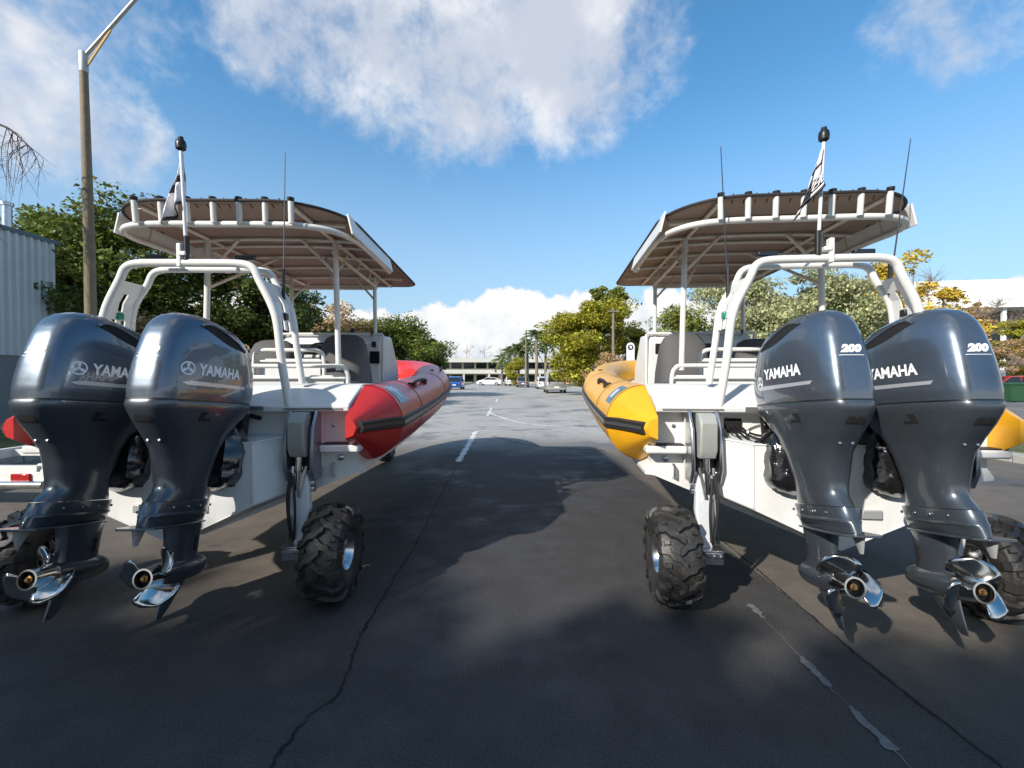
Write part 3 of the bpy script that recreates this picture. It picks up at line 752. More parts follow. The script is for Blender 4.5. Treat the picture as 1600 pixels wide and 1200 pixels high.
    # ---- folding wheel legs
    def leg(s):
        lg = MB()
        lg.box((s*.765, -.03, 1.085), (.20, .05, .44)); lo = lg.build('wheel_leg', WHITE, boat, bevel=.012)
        b = MB()
        for o in (-.088, .088): b.loft([[(s*.765+o-.012, y, z), (s*.765+o+.012, y, z), (s*.765+o+.012, y2, z), (s*.765+o-.012, y2, z)] for y, y2, z in ((-.05, -.17, .80), (-.05, -.21, .90), (-.05, -.19, 1.15), (-.05, -.10, 1.29))])
        b.build('bracket_plate', STEEL if colour == 'yellow' else mat('zinc_plate', (.30, .33, .38), .4, metal=.8), lo, bevel=.006)
        b = MB(); b.box((s*.765, -.095, 1.06), (.13, .09, .40)); b.build('bracket_backing', RUBBER, lo, bevel=.02)
        b = MB(); b.loft([[(s*.765-.055, y, z), (s*.765+.055, y, z), (s*.765+.055, y2, z), (s*.765-.055, y2, z)] for y, y2, z in ((-.13, -.205, .965), (-.13, -.24, 1.03), (-.13, -.24, 1.20), (-.12, -.19, 1.262))])
        b.build('actuator_box', GREYBOX, lo, bevel=.010)
        b = MB(); b.tube([(s*.765, -.17, .98), (s*.755, -.185, .74)], .017, 12); b.tube([(s*.765, -.17, .99), (s*.762, -.178, .88)], .026, 12); b.build('hydraulic_ram', CHROME, lo)
        b = MB()
        for o in (-.05, .04): b.tube([(s*(.765+o), -.16, .90), (s*(.74+o*.6), -.18, .70)], .013, 8)
        for zz in (.86, .78, .74): b.tube([(s*.765-.085, -.13, zz), (s*.765+.085, -.13, zz)], .02, 10)
        b.build('pivot_pins', STEEL, lo)
        b = MB(); b.loft([[(s*x-w, y-.03, z), (s*x+w, y-.03, z), (s*x+w, y+.03, z), (s*x-w, y+.03, z)] for x, y, z, w in ((.755, -.15, .33, .035), (.76, -.155, .45, .045), (.767, -.15, .62, .062), (.767, -.145, .78, .055), (.767, -.14, .86, .04))])
        b.build('lower_arm', mat('white_leg_paint', (.62, .64, .66), .35, var=.08), lo, bevel=.012)
        b = MB(); b.tube(cr([(s*.72, -.20, .86), (s*.70, -.21, .70), (s*.705, -.20, .52), (s*.72, -.18, .40)], 5), .011, 8); b.tube(cr([(s*.735, -.205, .84), (s*.75, -.215, .62), (s*.735, -.2, .42)], 5), .009, 8); b.build('hydraulic_hose', RUBBER, lo)
        b = MB(); b.tube([(s*.69, -.19, .41), (s*.71, -.19, .80)], .012, 8); b.build('stay_rod', CHROME, lo)
        b = MB(); b.box((s*.735, -.20, .335), (.115, .12, .075)); b.box((s*.735, -.20, .378), (.14, .10, .012)); b.tube([(s*.75, -.16, .3175), (s*.95, -.16, .3175)], .03, 12); b.build('axle_block', STEEL, lo, bevel=.004)
        b = MB()
        for o in (-.04, 0, .04): b.lathe([(.009, 0), (.009, -.018), (.002, -.018)], (s*.735+o, -.26, .35), 'y', 6)
        b.build('axle_bolt', CHROME, lo)
        mobj('tyre', TYRE_ME, TYRE, lo, loc=(s*.975, -.15, .316), rot=(random.uniform(0, 6), 0, 0) if s > 0 else (random.uniform(0, 6), 0, math.pi))
        mobj('rim', RIM_ME, RIM, lo, loc=(s*.975, -.15, .316), rot=(.4, 0, 0) if s > 0 else (.9, 0, math.pi))
    both(leg)
    # nose wheel under the bow
    nl = MB(); nl.tube([(0, 5.05, .86), (0, 5.0, .30)], .05, 12); nl.bar((0, 4.6, .62), (0, 5.0, .34), .06, .08)
    no = nl.build('nose_wheel_leg', STEEL, boat)
    mobj('tyre', TYRE_ME, TYRE, no, loc=(0, 4.95, .316)); mobj('rim', RIM_ME, RIM, no, loc=(0, 4.95, .316))
    # ---- roll bar over the motors
    rb = MB(); aft = arc_hoop(-.10, .655, 1.30, .575, 1.92, .415, 2.268, -.085); fwd = arc_hoop(.14, .64, 1.45, .57, 1.99, .415, 2.28, .16)
    rb.tube(aft, .027, 14); rb.tube(fwd, .0235, 14)
    ro = rb.build('roll_bar', FRAMEW, boat, angle=60)
    def side_plate(s):
        # plate between the hoops with a slot and two oval holes
        zs = [(1.83, .592, -.098, .135), (1.90, .582, -.1, .14), (1.96, .573, -.1, .14), (2.02, .560, -.1, .14), (2.08, .525, -.1, .14), (2.16, .485, -.1, .14)]
        def q(u, k):      # u 0..1 across, k row index
            z, x, ya, yb = zs[k]; return (s*x, ya+(yb-ya)*u, z)
        b = MB(); us = [0.08, .26, .42, .58, .74, .92]
        hole = {(1, 0), (3, 0), (2, 2), (2, 3)}
        for k in range(5):
            for i in range(5):
                if (i, k) in hole: continue
                b.add([q(us[i], k), q(us[i+1], k), q(us[i+1], k+1), q(us[i], k+1)], [(0, 1, 2, 3)])
        b.build('side_plate', FRAMEW, ro, smooth=False, solid=.010)
        b = MB(); b.box((s*.578, .02, 1.925), (.045, .05, .05)); b.build('side_lamp', GREENL if s < 0 else BLACKP, ro, bevel=.008)
        b = MB(); b.box((s*.31, .02, 2.338), (.13, .05, .036)); b.box((s*.31, .03, 2.308), (.02, .02, .04)); b.build('spotlight', BLACKP, ro, bevel=.008)
        b = MB(); b.box((s*.31, -.0065, 2.338), (.115, .006, .024)); b.build('spotlight_lens', DARKGLASS, ro)
    both(side_plate)
    b = MB(); b.box((-.055 if flagkind == 0 else .03, -.105, 2.32), (.03, .05, .16)); b.box((-.03 if flagkind == 0 else .005, -.105, 2.33), (.05, .06, .03)); b.build('mast_bracket', FRAMEW, ro, bevel=.006)
    xm = -.012 if flagkind == 0 else -.05
    # mast with anchor light and limp flag
    ms = MB(); ms.tube([(xm, -.11, 2.30), (xm-.03*(1 if flagkind == 0 else -1), -.11, 3.03)], .011, 10); mo = ms.build('flag_mast', mat('white_mast', (.75, .76, .78), .35), boat)
    b = MB(); b.tube([(xm, -.11, 2.29), (xm, -.11, 2.45)], .018, 10); b.build('mast_clamp', BLACKP, mo)
    b = MB(); tx = xm-.03*(1 if flagkind == 0 else -1); b.lathe([(.012, 3.02), (.030, 3.035), (.033, 3.06), (.030, 3.085), (.018, 3.10), (.016, 3.115), (.002, 3.117)], (tx, -.11, 0), 'z', 18); b.build('anchor_light', BLACKP, mo)
    def flag():
        G = []; nu, nv = 15, 15
        for j in range(nv):
            v = j/(nv-1); row = []
            for i in range(nu):
                u = i/(nu-1)
                if flagkind == 0:      # hangs limp beside the mast, gathered in folds
                    wdt = .02+.125*v**.8; x = tx+.012+.0*v - u*wdt; z = 3.0-v*.33-u*(.05+.10*v)
                    y = -.11+.035*math.sin(u*9+v*3)*(.3+v)+.02*u
                else:                  # lifted a little towards port, drooping point
                    wdt = .025+.19*v**1.2; x = tx-.004 - u*wdt+.0; z = 3.0-v*.27-u*(.04+.20*v)
                    y = -.11+.035*math.sin(u*8+v*4)*(.3+v)-.03*u
                row.append((x, y, z))
            G.append(row)
        bands = [('flag', FLAGW, 0, 5), ('flag_print', FLAGD, 5, 7), ('flag', FLAGW, 7, 13), ('flag_print', FLAGD, 13, 14)] if flagkind == 0 else [('flag', FLAGW, 0, 4), ('flag_print', FLAGD, 4, 5), ('flag', FLAGW, 5, 8), ('flag_print', FLAGD, 8, 12), ('flag', FLAGW, 12, 13), ('flag_print', FLAGD, 13, 14)]
        for nm, m, a, c in bands:
            b = MB(); b.loft([G[k] for k in range(a, c+1)], False, False, False); b.build(nm, m, mo, angle=70, solid=.0015)
        if flagkind == 1:          # pale printed marks in the dark band
            b = MB()
            def pt(u, v):
                i, j = u*(nu-1), v*(nv-1); i0, j0 = min(int(i), nu-2), min(int(j), nv-2); fi, fj = i-i0, j-j0
                a = Vector(G[j0][i0]).lerp(Vector(G[j0][i0+1]), fi); c = Vector(G[j0+1][i0]).lerp(Vector(G[j0+1][i0+1]), fi); return a.lerp(c, fj)+Vector((0, -.003, 0))
            for u0 in (.08, .28, .48):
                for vv in (.60, .70, .80):
                    b.tube([pt(u0, vv), pt(u0+.07, vv), pt(u0+.13, vv)], .0035, 5)
                b.tube([pt(u0+.13, .6), pt(u0+.13, .8)], .0035, 5); b.tube([pt(u0, .6 if u0 > .2 else .7), pt(u0, .8)], .0035, 5)
            b.build('flag_lettering', FLAGW, mo)
    flag()
    def whip(s):
        if flagkind == 0 and s < 0: return
        b = MB(); base = Vector((s*.535, .10, 2.12)); b.tube([base, base+Vector((.02 if not flagkind else .12 if s > 0 else -.055, 0, 1.0))], [.0065, .003], 6)
        a = b.build('whip_antenna', mat('dark_antenna', (.04, .045, .06), .5), boat)
        b = MB(); b.tube([base-Vector((0, 0, .06)), base+Vector((0, 0, .16))], .013, 8); b.build('antenna_base', BLACKP, a)
    both(whip)
    # ---- T-top: frame, canopy, rod holders, posts
    fb = MB()
    def bow(y, hw, z, r=.016, cam_=.03):
        fb.tube([(x, y, z+cam_*(1-(x/hw)**2)) for x in np.linspace(-hw, hw, 13)], r, 8)
    for s in (1, -1):
        fb.tube([(s*.585, .20, 2.80), (s*.585, 3.12, 2.79)], .018, 8)
        fb.tube([(s*.575, 1.02, 2.69), (s*.545, 2.55, 2.665)], .017, 8)
        for y in (1.35, 1.75, 2.15, 2.5): fb.tube([(s*.56, y, 2.68), (s*.585, y+.06, 2.80)], .010, 6)
        fb.tube([(s*.595, 1.0, 2.50), (s*.30, .98, 2.79)], .015, 8); fb.tube([(s*.595, 1.02, 2.50), (s*.57, 1.35, 2.69)], .013, 8)
        fb.tube([(s*.595, 1.0, 2.36), (s*.26, 1.62, 2.785)], .014, 8)
        fb.tube([(s*.535, 2.5, 2.5), (s*.28, 2.55, 2.77)], .013, 8)
    for y in (.55, 1.0, 1.22, 1.62, 2.08, 2.6): bow(y, .86, 2.775)
    fb.tube([(-.55, 3.10, 2.79), (.55, 3.10, 2.79)], .016, 8); fb.tube([(-.55, 2.55, 2.655), (.55, 2.55, 2.655)], .02, 8)
    tt = fb.build('t_top_frame', CREAM, boat, angle=60); tt.location = (0, 0, -.04); tt.scale = (.965, 1, 1)
    pb = MB(); half = [(.0, .20, 2.675), (.45, .20, 2.675), (.68, .235, 2.673), (.84, .35, 2.67), (.92, .55, 2.67), (.935, .9, 2.68), (.925, 1.7, 2.68), (.86, 1.86, 2.72)]
    c = cr(half, 5); pb.tube([Vector((-p.x, p.y, p.z)) for p in reversed(c)]+c[1:], .023, 10); pb.build('perimeter_rail', FRAMEW, tt, angle=60)
    # canopy with rounded corners and slight camber
    def outline(hw, y0, y1, r0, r1, n=9):
        o = []
        for cx, cy, r, a0 in ((hw-r1, y1-r1, r1, 0), (-hw+r1, y1-r1, r1, 90), (-hw+r0, y0+r0, r0, 180), (hw-r0, y0+r0, r0, 270)):
            for k in range(n):
                a = R(a0+90*k/(n-1)); o.append((cx+r*math.cos(a), cy+r*math.sin(a)))
        return o
    cz = lambda x: 2.815+.016*(1-(x/.95)**2)
    def canopy_rings(dz, sc_list):
        o = outline(.935, .14, 3.25, .52, .22); return [[(x*k, 1.63+(y-1.63)*k, cz(x*k)+dz) for x, y in o] for k in sc_list]
    cp = MB(); cp.loft([r for r in canopy_rings(-.008, (.02, .5, .8, .95, .99))][::1]+[canopy_rings(0, (1.0,))[0]]+canopy_rings(.008, (.99, .95, .8, .5, .02)), True, True)
    cp.build('canopy', CANVAS, tt, angle=50)
    cp = MB(); o = outline(.935, .14, 3.25, .52, .22, 14); cp.tube([(x*1.004, 1.63+(y-1.63)*1.002, cz(x)) for x, y in o], .012, 8, closed=True); cp.build('canopy_binding', CANVASD, tt)
    cp = MB()
    for s in (1, -1):
        for k in range(9):
            y = .5+k*.3; cp.tube([(s*.92, y, 2.835), (s*.87, y+.02, 2.79)], .004, 5)
    for k in range(13):
        x = -.5+k*1.0/12; cp.tube([(x, .15, 2.85), (x+.015, .22, 2.80)], .004, 5)
    cp.build('lacing', CANVASD, tt)
    def sp(s):
        b = MB(); rot = Matrix.Rotation(s*R(-14), 3, 'Y')
        b.box((s*.945, 1.06, 2.752), (.016, 1.30, .165), rot); b.build('side_board', FRAMEW if s*1 else WHITE, tt, bevel=.004)
        b = MB()
        for y in (.75, 1.2): b.box((s*.929, y, 2.752), (.018, .025, .15), rot)
        b.build('board_batten', CREAM, tt)
    both(sp)
    rh0 = None
    for k in range(7):
        x = -.585+k*.195
        if rh0 is None:
            b = MB(); b.lathe([(.020, 0), (.021, .168), (.017, .168), (.017, .02)], (0, 0, 0), 'z', 18, cap=True); rh0 = b.build('rod_holder', FRAMEW, tt); o = rh0
            b = MB(); b.lathe([(.022, .156), (.0255, .168), (.0255, .185), (.02, .187), (.016, .178)], (0, 0, 0), 'z', 18); b.build('rod_holder_cap', BLACKP, rh0)
            oc = rh0
        else: oc = copy_tree(rh0, tt)
        oc.location = (x, .165, 2.672); oc.rotation_euler = (R(4), R(1.2*x/.585), 0)
    for s in (1, -1):
        b = MB(); b.tube([(s*.60, 1.0, 2.79), (s*.612, 1.0, 2.3), (s*.63, .99, 1.60)], .026, 12); b.build('canopy_post', FRAMEW, tt)
        b = MB(); b.tube([(s*.535, 2.5, 2.78), (s*.54, 2.5, 2.02)], .024, 12); b.build('canopy_post', FRAMEW, tt)
    # ---- seats, rails, console
    def rail(hw, y, z0, z1, nm, panel):
        b = MB(); c = cr([(hw+.02, y, z0), (hw+.01, y, z1-.075), (hw-.02, y, z1-.02), (hw-.09, y, z1), (.1, y, z1)], 5); c = c+[Vector((-p.x, p.y, p.z)) for p in reversed(c)]
        b.tube(c, .02, 10); o = b.build(nm, FRAMEW, boat, angle=60)
        b = MB(); b.box((0, y+.02, (z0+z1)/2-.035), (2*hw-.05, .02, z1-z0-.10)); b.build('seat_panel', WHITE, o, bevel=.006)
        b = MB(); b.tube([(-hw, y-.012, z1-.11), (hw, y-.012, z1-.11)], .012, 8); b.build('lower_rail', FRAMEW, o)
        if panel:
            b = MB(); b.box((0, y+.28, z0-.14), (2*hw, .5, .30)); b.build('seat_base', WHITE, o, bevel=.02)
            b = MB(); b.box((0, y+.28, z0+.04), (2*hw-.04, .44, .07)); b.build('seat_cushion', COVER, o, bevel=.025)
    rail(.68, .98, 1.38, 1.60, 'aft_bench', True)
    rail(.33, 1.32, 1.42, 1.765, 'helm_backrest', False)
    def seat(s):
        b = MB(); rings = []
        for z, hw, ya, yb, n in ((1.36, .30, 1.52, 2.08, 3.5), (1.55, .295, 1.54, 2.04, 3.2), (1.72, .28, 1.60, 1.98, 2.8), (1.84, .26, 1.66, 1.93, 2.6), (1.92, .22, 1.70, 1.89, 2.4), (1.955, .15, 1.74, 1.86, 2.2), (1.965, .05, 1.78, 1.82, 2.)):
            ring = sring(z, hw, yb, ya, n, 32)
            ring = [Vector(p)+Vector((.010*mnoise.noise(Vector(p)*6), .012*mnoise.noise(Vector(p)*7+Vector((5, 0, 0))), 0)) for p in ring]
            rings.append([(p.x*.90+s*.385, p.y, p.z-(.06 if s*(1 if colour == 'red' else -1) < 0 else 0)*(p.z > 1.5)) for p in ring])
        b.loft(rings); so = b.build('covered_seat', COVER, boat, angle=60)
        b = MB(); b.box((s*.385, 1.8, 1.20), (.44, .5, .34)); b.build('seat_box', WHITE, so, bevel=.02)
    both(seat)
    cb = MB(); cb.loft([[(-.62, y, z), (.62, y, z), (.60, y, z2), (-.60, y, z2)] for y, z, z2 in ((2.42, 1.06, 1.93), (2.52, 1.06, 2.02), (3.0, 1.06, 2.04), (3.4, 1.06, 1.62))])
    co = cb.build('console', WHITE, boat, bevel=.02)
    box_part('dash_panel', (-.16, 2.425, 1.84), (.74, .02, .13), BLACKP, co)
    box_part('display_screen', (-.28, 2.412, 1.84), (.26, .012, .11), DARKGLASS, co, .003)
    box_part('display_screen', (.54, 2.405, 1.74), (.12, .03, .15), DARKGLASS, co, .006)
    box_part('gauge_panel', (.43, 2.41, 1.70), (.07, .03, .06), BLACKP, co); box_part('gauge_panel', (.44, 2.41, 1.61), (.05, .03, .05), BLACKP, co)
    box_part('switch_panel', (.53, 2.41, 1.90), (.05, .03, .07), BLACKP, co)
    b = MB(); b.tube(cr([(.50, 2.50, 2.02), (.50, 2.46, 2.06), (.49, 2.44, 2.02)], 4), .012, 8); b.lathe([(.03, 0), (.035, .03), (.03, .07), (.015, .085)], (.22, 2.56, 2.03), 'z', 14); b.build('compass', BLACKP, co)
    b = MB(); b.tube([(.40, 2.42, 1.72), (.38, 2.34, 1.78), (.36, 2.33, 1.82)], .012, 8); b.build('throttle_lever', BLACKP, co)
    b = MB(); b.tube([(.19*math.cos(a)-.12, 2.32+.05*math.sin(a), 1.72+.19*math.sin(a)) for a in np.linspace(0, 2*math.pi, 29)[:-1]], .014, 8, closed=True); b.bar((-.30, 2.33, 1.72), (.06, 2.33, 1.72), .02, .03); b.build('steering_wheel', BLACKP, co)
    b = MB(); b.tube([(-.62, 2.46, 2.03), (.62, 2.46, 2.03)], .018, 10); b.build('console_rail', FRAMEW, co)
    for q in (1, -1):
        b = MB(); b.tube([(q*.63, 2.44, 1.3), (q*.63, 2.44, 2.02)], .018, 10); b.build('console_post', FRAMEW, co)
    # ---- motors
    place_motor(boat, -.29, 'port blue-grey outboard motor of the %s boat' % colour, 40 if colour == 'red' else 18)
    place_motor(boat, .29, 'starboard blue-grey outboard motor of the %s boat' % colour, 75 if colour == 'red' else 48)
    return boat
make_boat('amphibious_boat', (-2.19, 3.20, 0), R(1.0), RED, 'red', 'white boat with red inflatable tubes, canopy and two outboards, on the left', PATCHB, 0)
make_boat('amphibious_boat', (2.05, 3.08, 0), R(-5.2), YEL, 'yellow', 'white boat with yellow inflatable tubes, canopy and two outboards, on the right', PATCHY, 1)

# ------------------------------------------------------------------ vegetation
def fast_mesh(name, V, quads, m):
    me = bpy.data.meshes.new(name); n = len(V); k = len(quads)
    me.vertices.add(n); me.vertices.foreach_set('co', np.asarray(V, np.float32).ravel())
    me.loops.add(k*4); me.loops.foreach_set('vertex_index', np.asarray(quads, np.int32).ravel())
    me.polygons.add(k); me.polygons.foreach_set('loop_start', np.arange(0, k*4, 4, dtype=np.int32)); me.polygons.foreach_set('loop_total', np.full(k, 4, np.int32))
    me.update(calc_edges=True); me.validate(); me.materials.append(m); return me
def leaves(centres, size, rnd, up=.35, aspect=.55, droop=None):
    """one leaf-sized quad (a bent diamond) at each centre"""
    n = len(centres); d = rnd.normal(size=(n, 3)); d[:, 2] = d[:, 2]*.6+(0 if droop is None else -droop); d /= np.linalg.norm(d, axis=1)[:, None]
    nr = rnd.normal(size=(n, 3)); nr[:, 2] += up*2; s = np.cross(d, nr); s /= np.linalg.norm(s, axis=1)[:, None]+1e-9
    L_ = size*(.45+1.15*rnd.uniform(0, 1, n)**1.8)[:, None]
    a = centres-d*L_*.5; c = centres+d*L_*.5; w = s*L_*aspect*.5; mid = centres+np.cross(s, d)*L_*.12
    V = np.stack([a, mid+w, c, mid-w], 1).reshape(-1, 3); q = np.arange(n*4).reshape(n, 4)
    return V, q
def branch_tubes(b, rnd, base, h, spread, r0, levels=2, n=6, start=.35, lean=(0, 0)):
    top = Vector(base)+Vector((lean[0], lean[1], h)); tips = []
    pts = cr([base, Vector(base).lerp(top, .4)+Vector((rnd.normal()*.05*h*.3, rnd.normal()*.05*h*.3, 0)), top], 5)
    b.tube(pts, [r0*(1-.8*i/(len(pts)-1)) for i in range(len(pts))], 8)
    for k in range(n):
        f = start+(1-start)*(k+.5)/n; p = pts[min(len(pts)-1, int(f*(len(pts)-1)))]; a = k*2.4+rnd.uniform(-.5, .5)
        l = spread*(1.05-.5*f)*rnd.uniform(.7, 1.1); e = p+Vector((math.cos(a)*l, math.sin(a)*l, l*rnd.uniform(.25, .7)))
        q = cr([p, p.lerp(e, .5)+Vector((0, 0, -.06*l)), e], 4); rr = r0*.42*(1-.5*f); b.tube(q, [rr*(1-.75*i/(len(q)-1)) for i in range(len(q))], 6); tips.append(e)
        if levels > 1:
            for j in range(3):
                s0 = q[int(len(q)*(.4+.2*j))-1]; a2 = a+rnd.uniform(-1.1, 1.1); l2 = l*.5; e2 = s0+Vector((math.cos(a2)*l2, math.sin(a2)*l2, l2*rnd.uniform(.1, .8)))
                b.tube([s0, e2], [rr*.45, rr*.12], 5); tips.append(e2)
    return tips
BARK = mat('bark', (.085, .065, .048), .9, var=.3, vscale=6, bump=.5, bscale=25)
BARKP = mat('pale_bark', (.20, .165, .13), .9, var=.3, vscale=5, bump=.4, bscale=25)
def leafmat(nm, c, isl=.45): return mat(nm, c, .55, var=.35, vscale=.9, island=isl, trans=.28, spec=.35)
LG = leafmat('leaf_dark_green', (.115, .145, .03)); LG2 = leafmat('leaf_mid_green', (.145, .185, .032)); LY = leafmat('leaf_yellow_green', (.36, .34, .035)); LO = leafmat('leaf_olive', (.22, .24, .05))
LS = leafmat('leaf_grey_green', (.40, .41, .21)); LA = leafmat('leaf_autumn_yellow', (.62, .45, .06)); LB = leafmat('leaf_brown_tan', (.46, .31, .15)); LP = leafmat('palm_frond_green', (.14, .18, .06))
def tree(name, label, base, h, rx, lobes, nleaf, size, m, group, trunk_r=.16, bark=None, seed=1, clump=.45, crown_lo=.3, droop=None, cat='tree', nclump=None):
    """lobes: list of (dx, dy, z, rx, ry, rz) ellipsoids about the base that make the crown's outline"""
    nleaf = int(nleaf*3.0); size *= .86; clump *= 1.25
    rnd = np.random.default_rng(seed); root = empty(name, base); tag(root, label, cat, group)
    b = MB(); branch_tubes(b, rnd, (0, 0, 0), h*.72, rx*.75, trunk_r, 2, 8, .22); b.build('trunk', bark or BARK, root)
    vol = np.array([l[3]*l[4]*l[5] for l in lobes]); vol = vol**.8/np.sum(vol**.8)
    ncl = nclump or max(26, nleaf//230); CC = []
    for l, f in zip(lobes, vol):
        k = max(4, int(ncl*f)); u = rnd.normal(size=(k, 3)); u /= np.linalg.norm(u, axis=1)[:, None]
        rr = rnd.uniform(.30, 1.0, k)**.6*np.where(rnd.uniform(0, 1, k) > .88, 1.28, 1.0); CC.append(np.array(l[:3])+u*rr[:, None]*np.array(l[3:]))
    CC = np.concatenate(CC); CC = CC[CC[:, 2] > .15]
    per = max(3, nleaf//len(CC)); sz = rnd.uniform(.55, 1.35, len(CC))*clump
    off = rnd.normal(size=(len(CC), per, 3)); off /= np.linalg.norm(off, axis=2)[..., None]+1e-9; off *= (rnd.uniform(0, 1, (len(CC), per))**.45)[..., None]*sz[:, None, None]; off[..., 2] *= .62
    pts = (CC[:, None, :]+off).reshape(-1, 3); pts = pts[pts[:, 2] > .05]
    V, q = leaves(pts, size, rnd, droop=droop); mobj('crown', fast_mesh('crown', V, q, m), None, root)
    return root
def gp(px, depth): return Vector(((px-CX)/F*depth, depth, .05))
def lob(rnd_seed, n, w, z0, z1, r):
    q = random.Random(rnd_seed); out = []
    for i in range(n):
        f = i/max(1, n-1); z = z0+(z1-z0)*f; k = math.sin(math.pi*(.18+.75*f))
        out.append((q.uniform(-1, 1)*w*k, q.uniform(-1, 1)*w*k*.7, z, r*q.uniform(.8, 1.2), r*q.uniform(.8, 1.2), r*q.uniform(.6, .85)))
    return out
GL, GR = 'trees along the left side of the road', 'trees along the right side of the road'
# left side
tree('broadleaf_tree', 'tall dark green broadleaf tree right behind the lamp pole', gp(165, 17), 8.3, 3.0, lob(1, 9, 2.2, 3.0, 7.2, 1.5), 15000, .19, LG2, GL, .22, seed=3, clump=.62)
tree('broadleaf_tree', 'dark green broadleaf tree seen through the roll bar of the red boat', gp(330, 18.5), 7.6, 3.0, lob(2, 9, 2.2, 2.6, 6.5, 1.4), 14000, .19, LG, GL, .2, seed=4, clump=.6)
tree('broadleaf_tree', 'dark green tree at the right end of the tall left group, below the canopy', gp(440, 20), 5.9, 2.2, lob(3, 8, 1.5, 2.0, 5.0, 1.15), 9000, .18, LG, GL, .17, seed=5, clump=.5)
tree('undergrowth_shrub', 'tan half-bare shrub filling the gap behind the left motors', gp(255, 15.5), 3.6, 2.0, lob(4, 6, 1.6, 1.0, 3.0, .9), 5000, .15, LB, GL, .06, seed=6, clump=.5, cat='shrub')
tree('undergrowth_shrub', 'dark leafy shrub below the tall trees by the cladded building', gp(95, 14.6), 4.4, 1.8, lob(14, 7, 1.3, 1.0, 3.8, .95), 7000, .16, LG, GL, .07, seed=16, clump=.5, cat='shrub')
tree('tan_shrub', 'tan and olive shrub tree between the console posts of the red boat', gp(522, 30), 5.9, 2.6, lob(5, 8, 2.1, 1.4, 5.1, 1.25), 7000, .2, LB, GL, .12, seed=7, clump=.55)
tree('roadside_tree', 'mid green roadside tree right of the tan shrub tree', gp(572, 33), 6.0, 2.4, lob(6, 9, 1.9, 1.4, 5.1, 1.25), 9000, .2, LO, GL, .14, seed=8, clump=.5)
tree('roadside_tree', 'deep green rounded tree just above the red bow', gp(632, 34), 6.1, 2.6, lob(7, 9, 2.0, 1.4, 5.2, 1.3), 10000, .22, LG2, GL, .16, seed=9, clump=.6)
tree('roadside_tree', 'green tree behind the console of the red boat', gp(604, 37), 5.6, 2.2, lob(25, 8, 1.7, 1.3, 4.8, 1.2), 8000, .2, LG2, GL, .14, seed=26, clump=.5)
tree('roadside_tree', 'low green tree at the right end of the left row', gp(662, 38), 4.8, 2.0, lob(26, 7, 1.3, 1.2, 4.0, 1.05), 7000, .2, LG2, GL, .13, seed=27, clump=.5)
tree('roadside_shrub', 'small yellow-green shrub at the right foot of the deep green tree', gp(683, 40), 2.3, 1.2, lob(8, 4, .7, .6, 1.7, .7), 2200, .18, LY, GL, .05, seed=10, clump=.4, cat='shrub')
# right side
tree('spreading_tree', 'large yellow-green tree above the yellow bow', gp(930, 38), 8.2, 4.2, lob(9, 13, 3.2, 1.6, 6.9, 1.75), 16000, .26, LY, GR, .2, seed=11, clump=.75)
tree('dark_tree', 'dark green spiky tree top rising behind the large yellow-green tree', gp(945, 44), 10.8, 2.2, lob(10, 7, 1.5, 6.0, 9.4, 1.5), 7000, .34, LO, GR, .2, seed=12, clump=.55)
tree('dark_tree', 'dark green tree at the right edge of the yellow-green tree', gp(992, 41), 6.3, 2.0, lob(20, 6, 1.3, 1.8, 5.4, 1.1), 6000, .22, LO, GR, .15, seed=22, clump=.5)
tree('roadside_shrub', 'orange-brown dry shrub behind the yellow bow', gp(958, 27), 3.0, 1.5, lob(11, 6, 1.0, .6, 2.3, .7), 4500, .14, LB, GR, .05, seed=13, clump=.4, cat='shrub')
tree('roadside_tree', 'yellow-green tree between the canopy posts of the yellow boat', gp(1085, 24), 5.5, 2.6, lob(12, 8, 2.3, 1.2, 4.5, 1.15), 9000, .19, LO, GR, .13, seed=14, clump=.5)
tree('feathery_tree', 'grey-green feathery tree left of the port motor of the yellow boat', gp(1165, 17), 5.3, 2.3, lob(13, 8, 1.7, 1.0, 4.4, 1.1), 17000, .125, LS, GR, .15, seed=15, clump=.42, droop=.9)
tree('feathery_tree', 'grey-green feathery tree framed by the roll bar of the yellow boat', gp(1275, 15.5), 5.2, 2.4, lob(15, 9, 1.9, .9, 4.2, 1.15), 20000, .125, LS, GR, .15, seed=17, clump=.42, droop=.9)
tree('autumn_tree', 'yellow autumn tree behind the right leg of the roll bar', gp(1388, 16.5), 6.2, 1.6, lob(16, 8, .95, 1.4, 5.5, .75), 4200, .15, LA, GR, .1, BARKP, seed=18, clump=.38)
tree('autumn_shrub', 'yellow autumn shrub in front of the white building', gp(1460, 19), 5.6, 1.5, lob(17, 8, 1.0, 1.0, 4.9, .75), 4200, .16, LA, GR, .08, BARKP, seed=19, clump=.4, cat='shrub')
tree('autumn_shrub', 'tan twiggy shrub above the starboard motor of the yellow boat', gp(1515, 39), 8.0, 3.6, lob(18, 9, 3.2, 1.6, 6.9, 1.4), 5200, .22, LB, GR, .07, BARKP, seed=20, clump=.4, cat='shrub')
tree('roadside_shrub', 'yellow-green shrub at the right edge behind the starboard motor', gp(1592, 40), 6.8, 3.2, lob(19, 8, 2.6, 1.4, 5.8, 1.35), 6200, .22, LY, GR, .06, seed=21, clump=.4, cat='shrub')
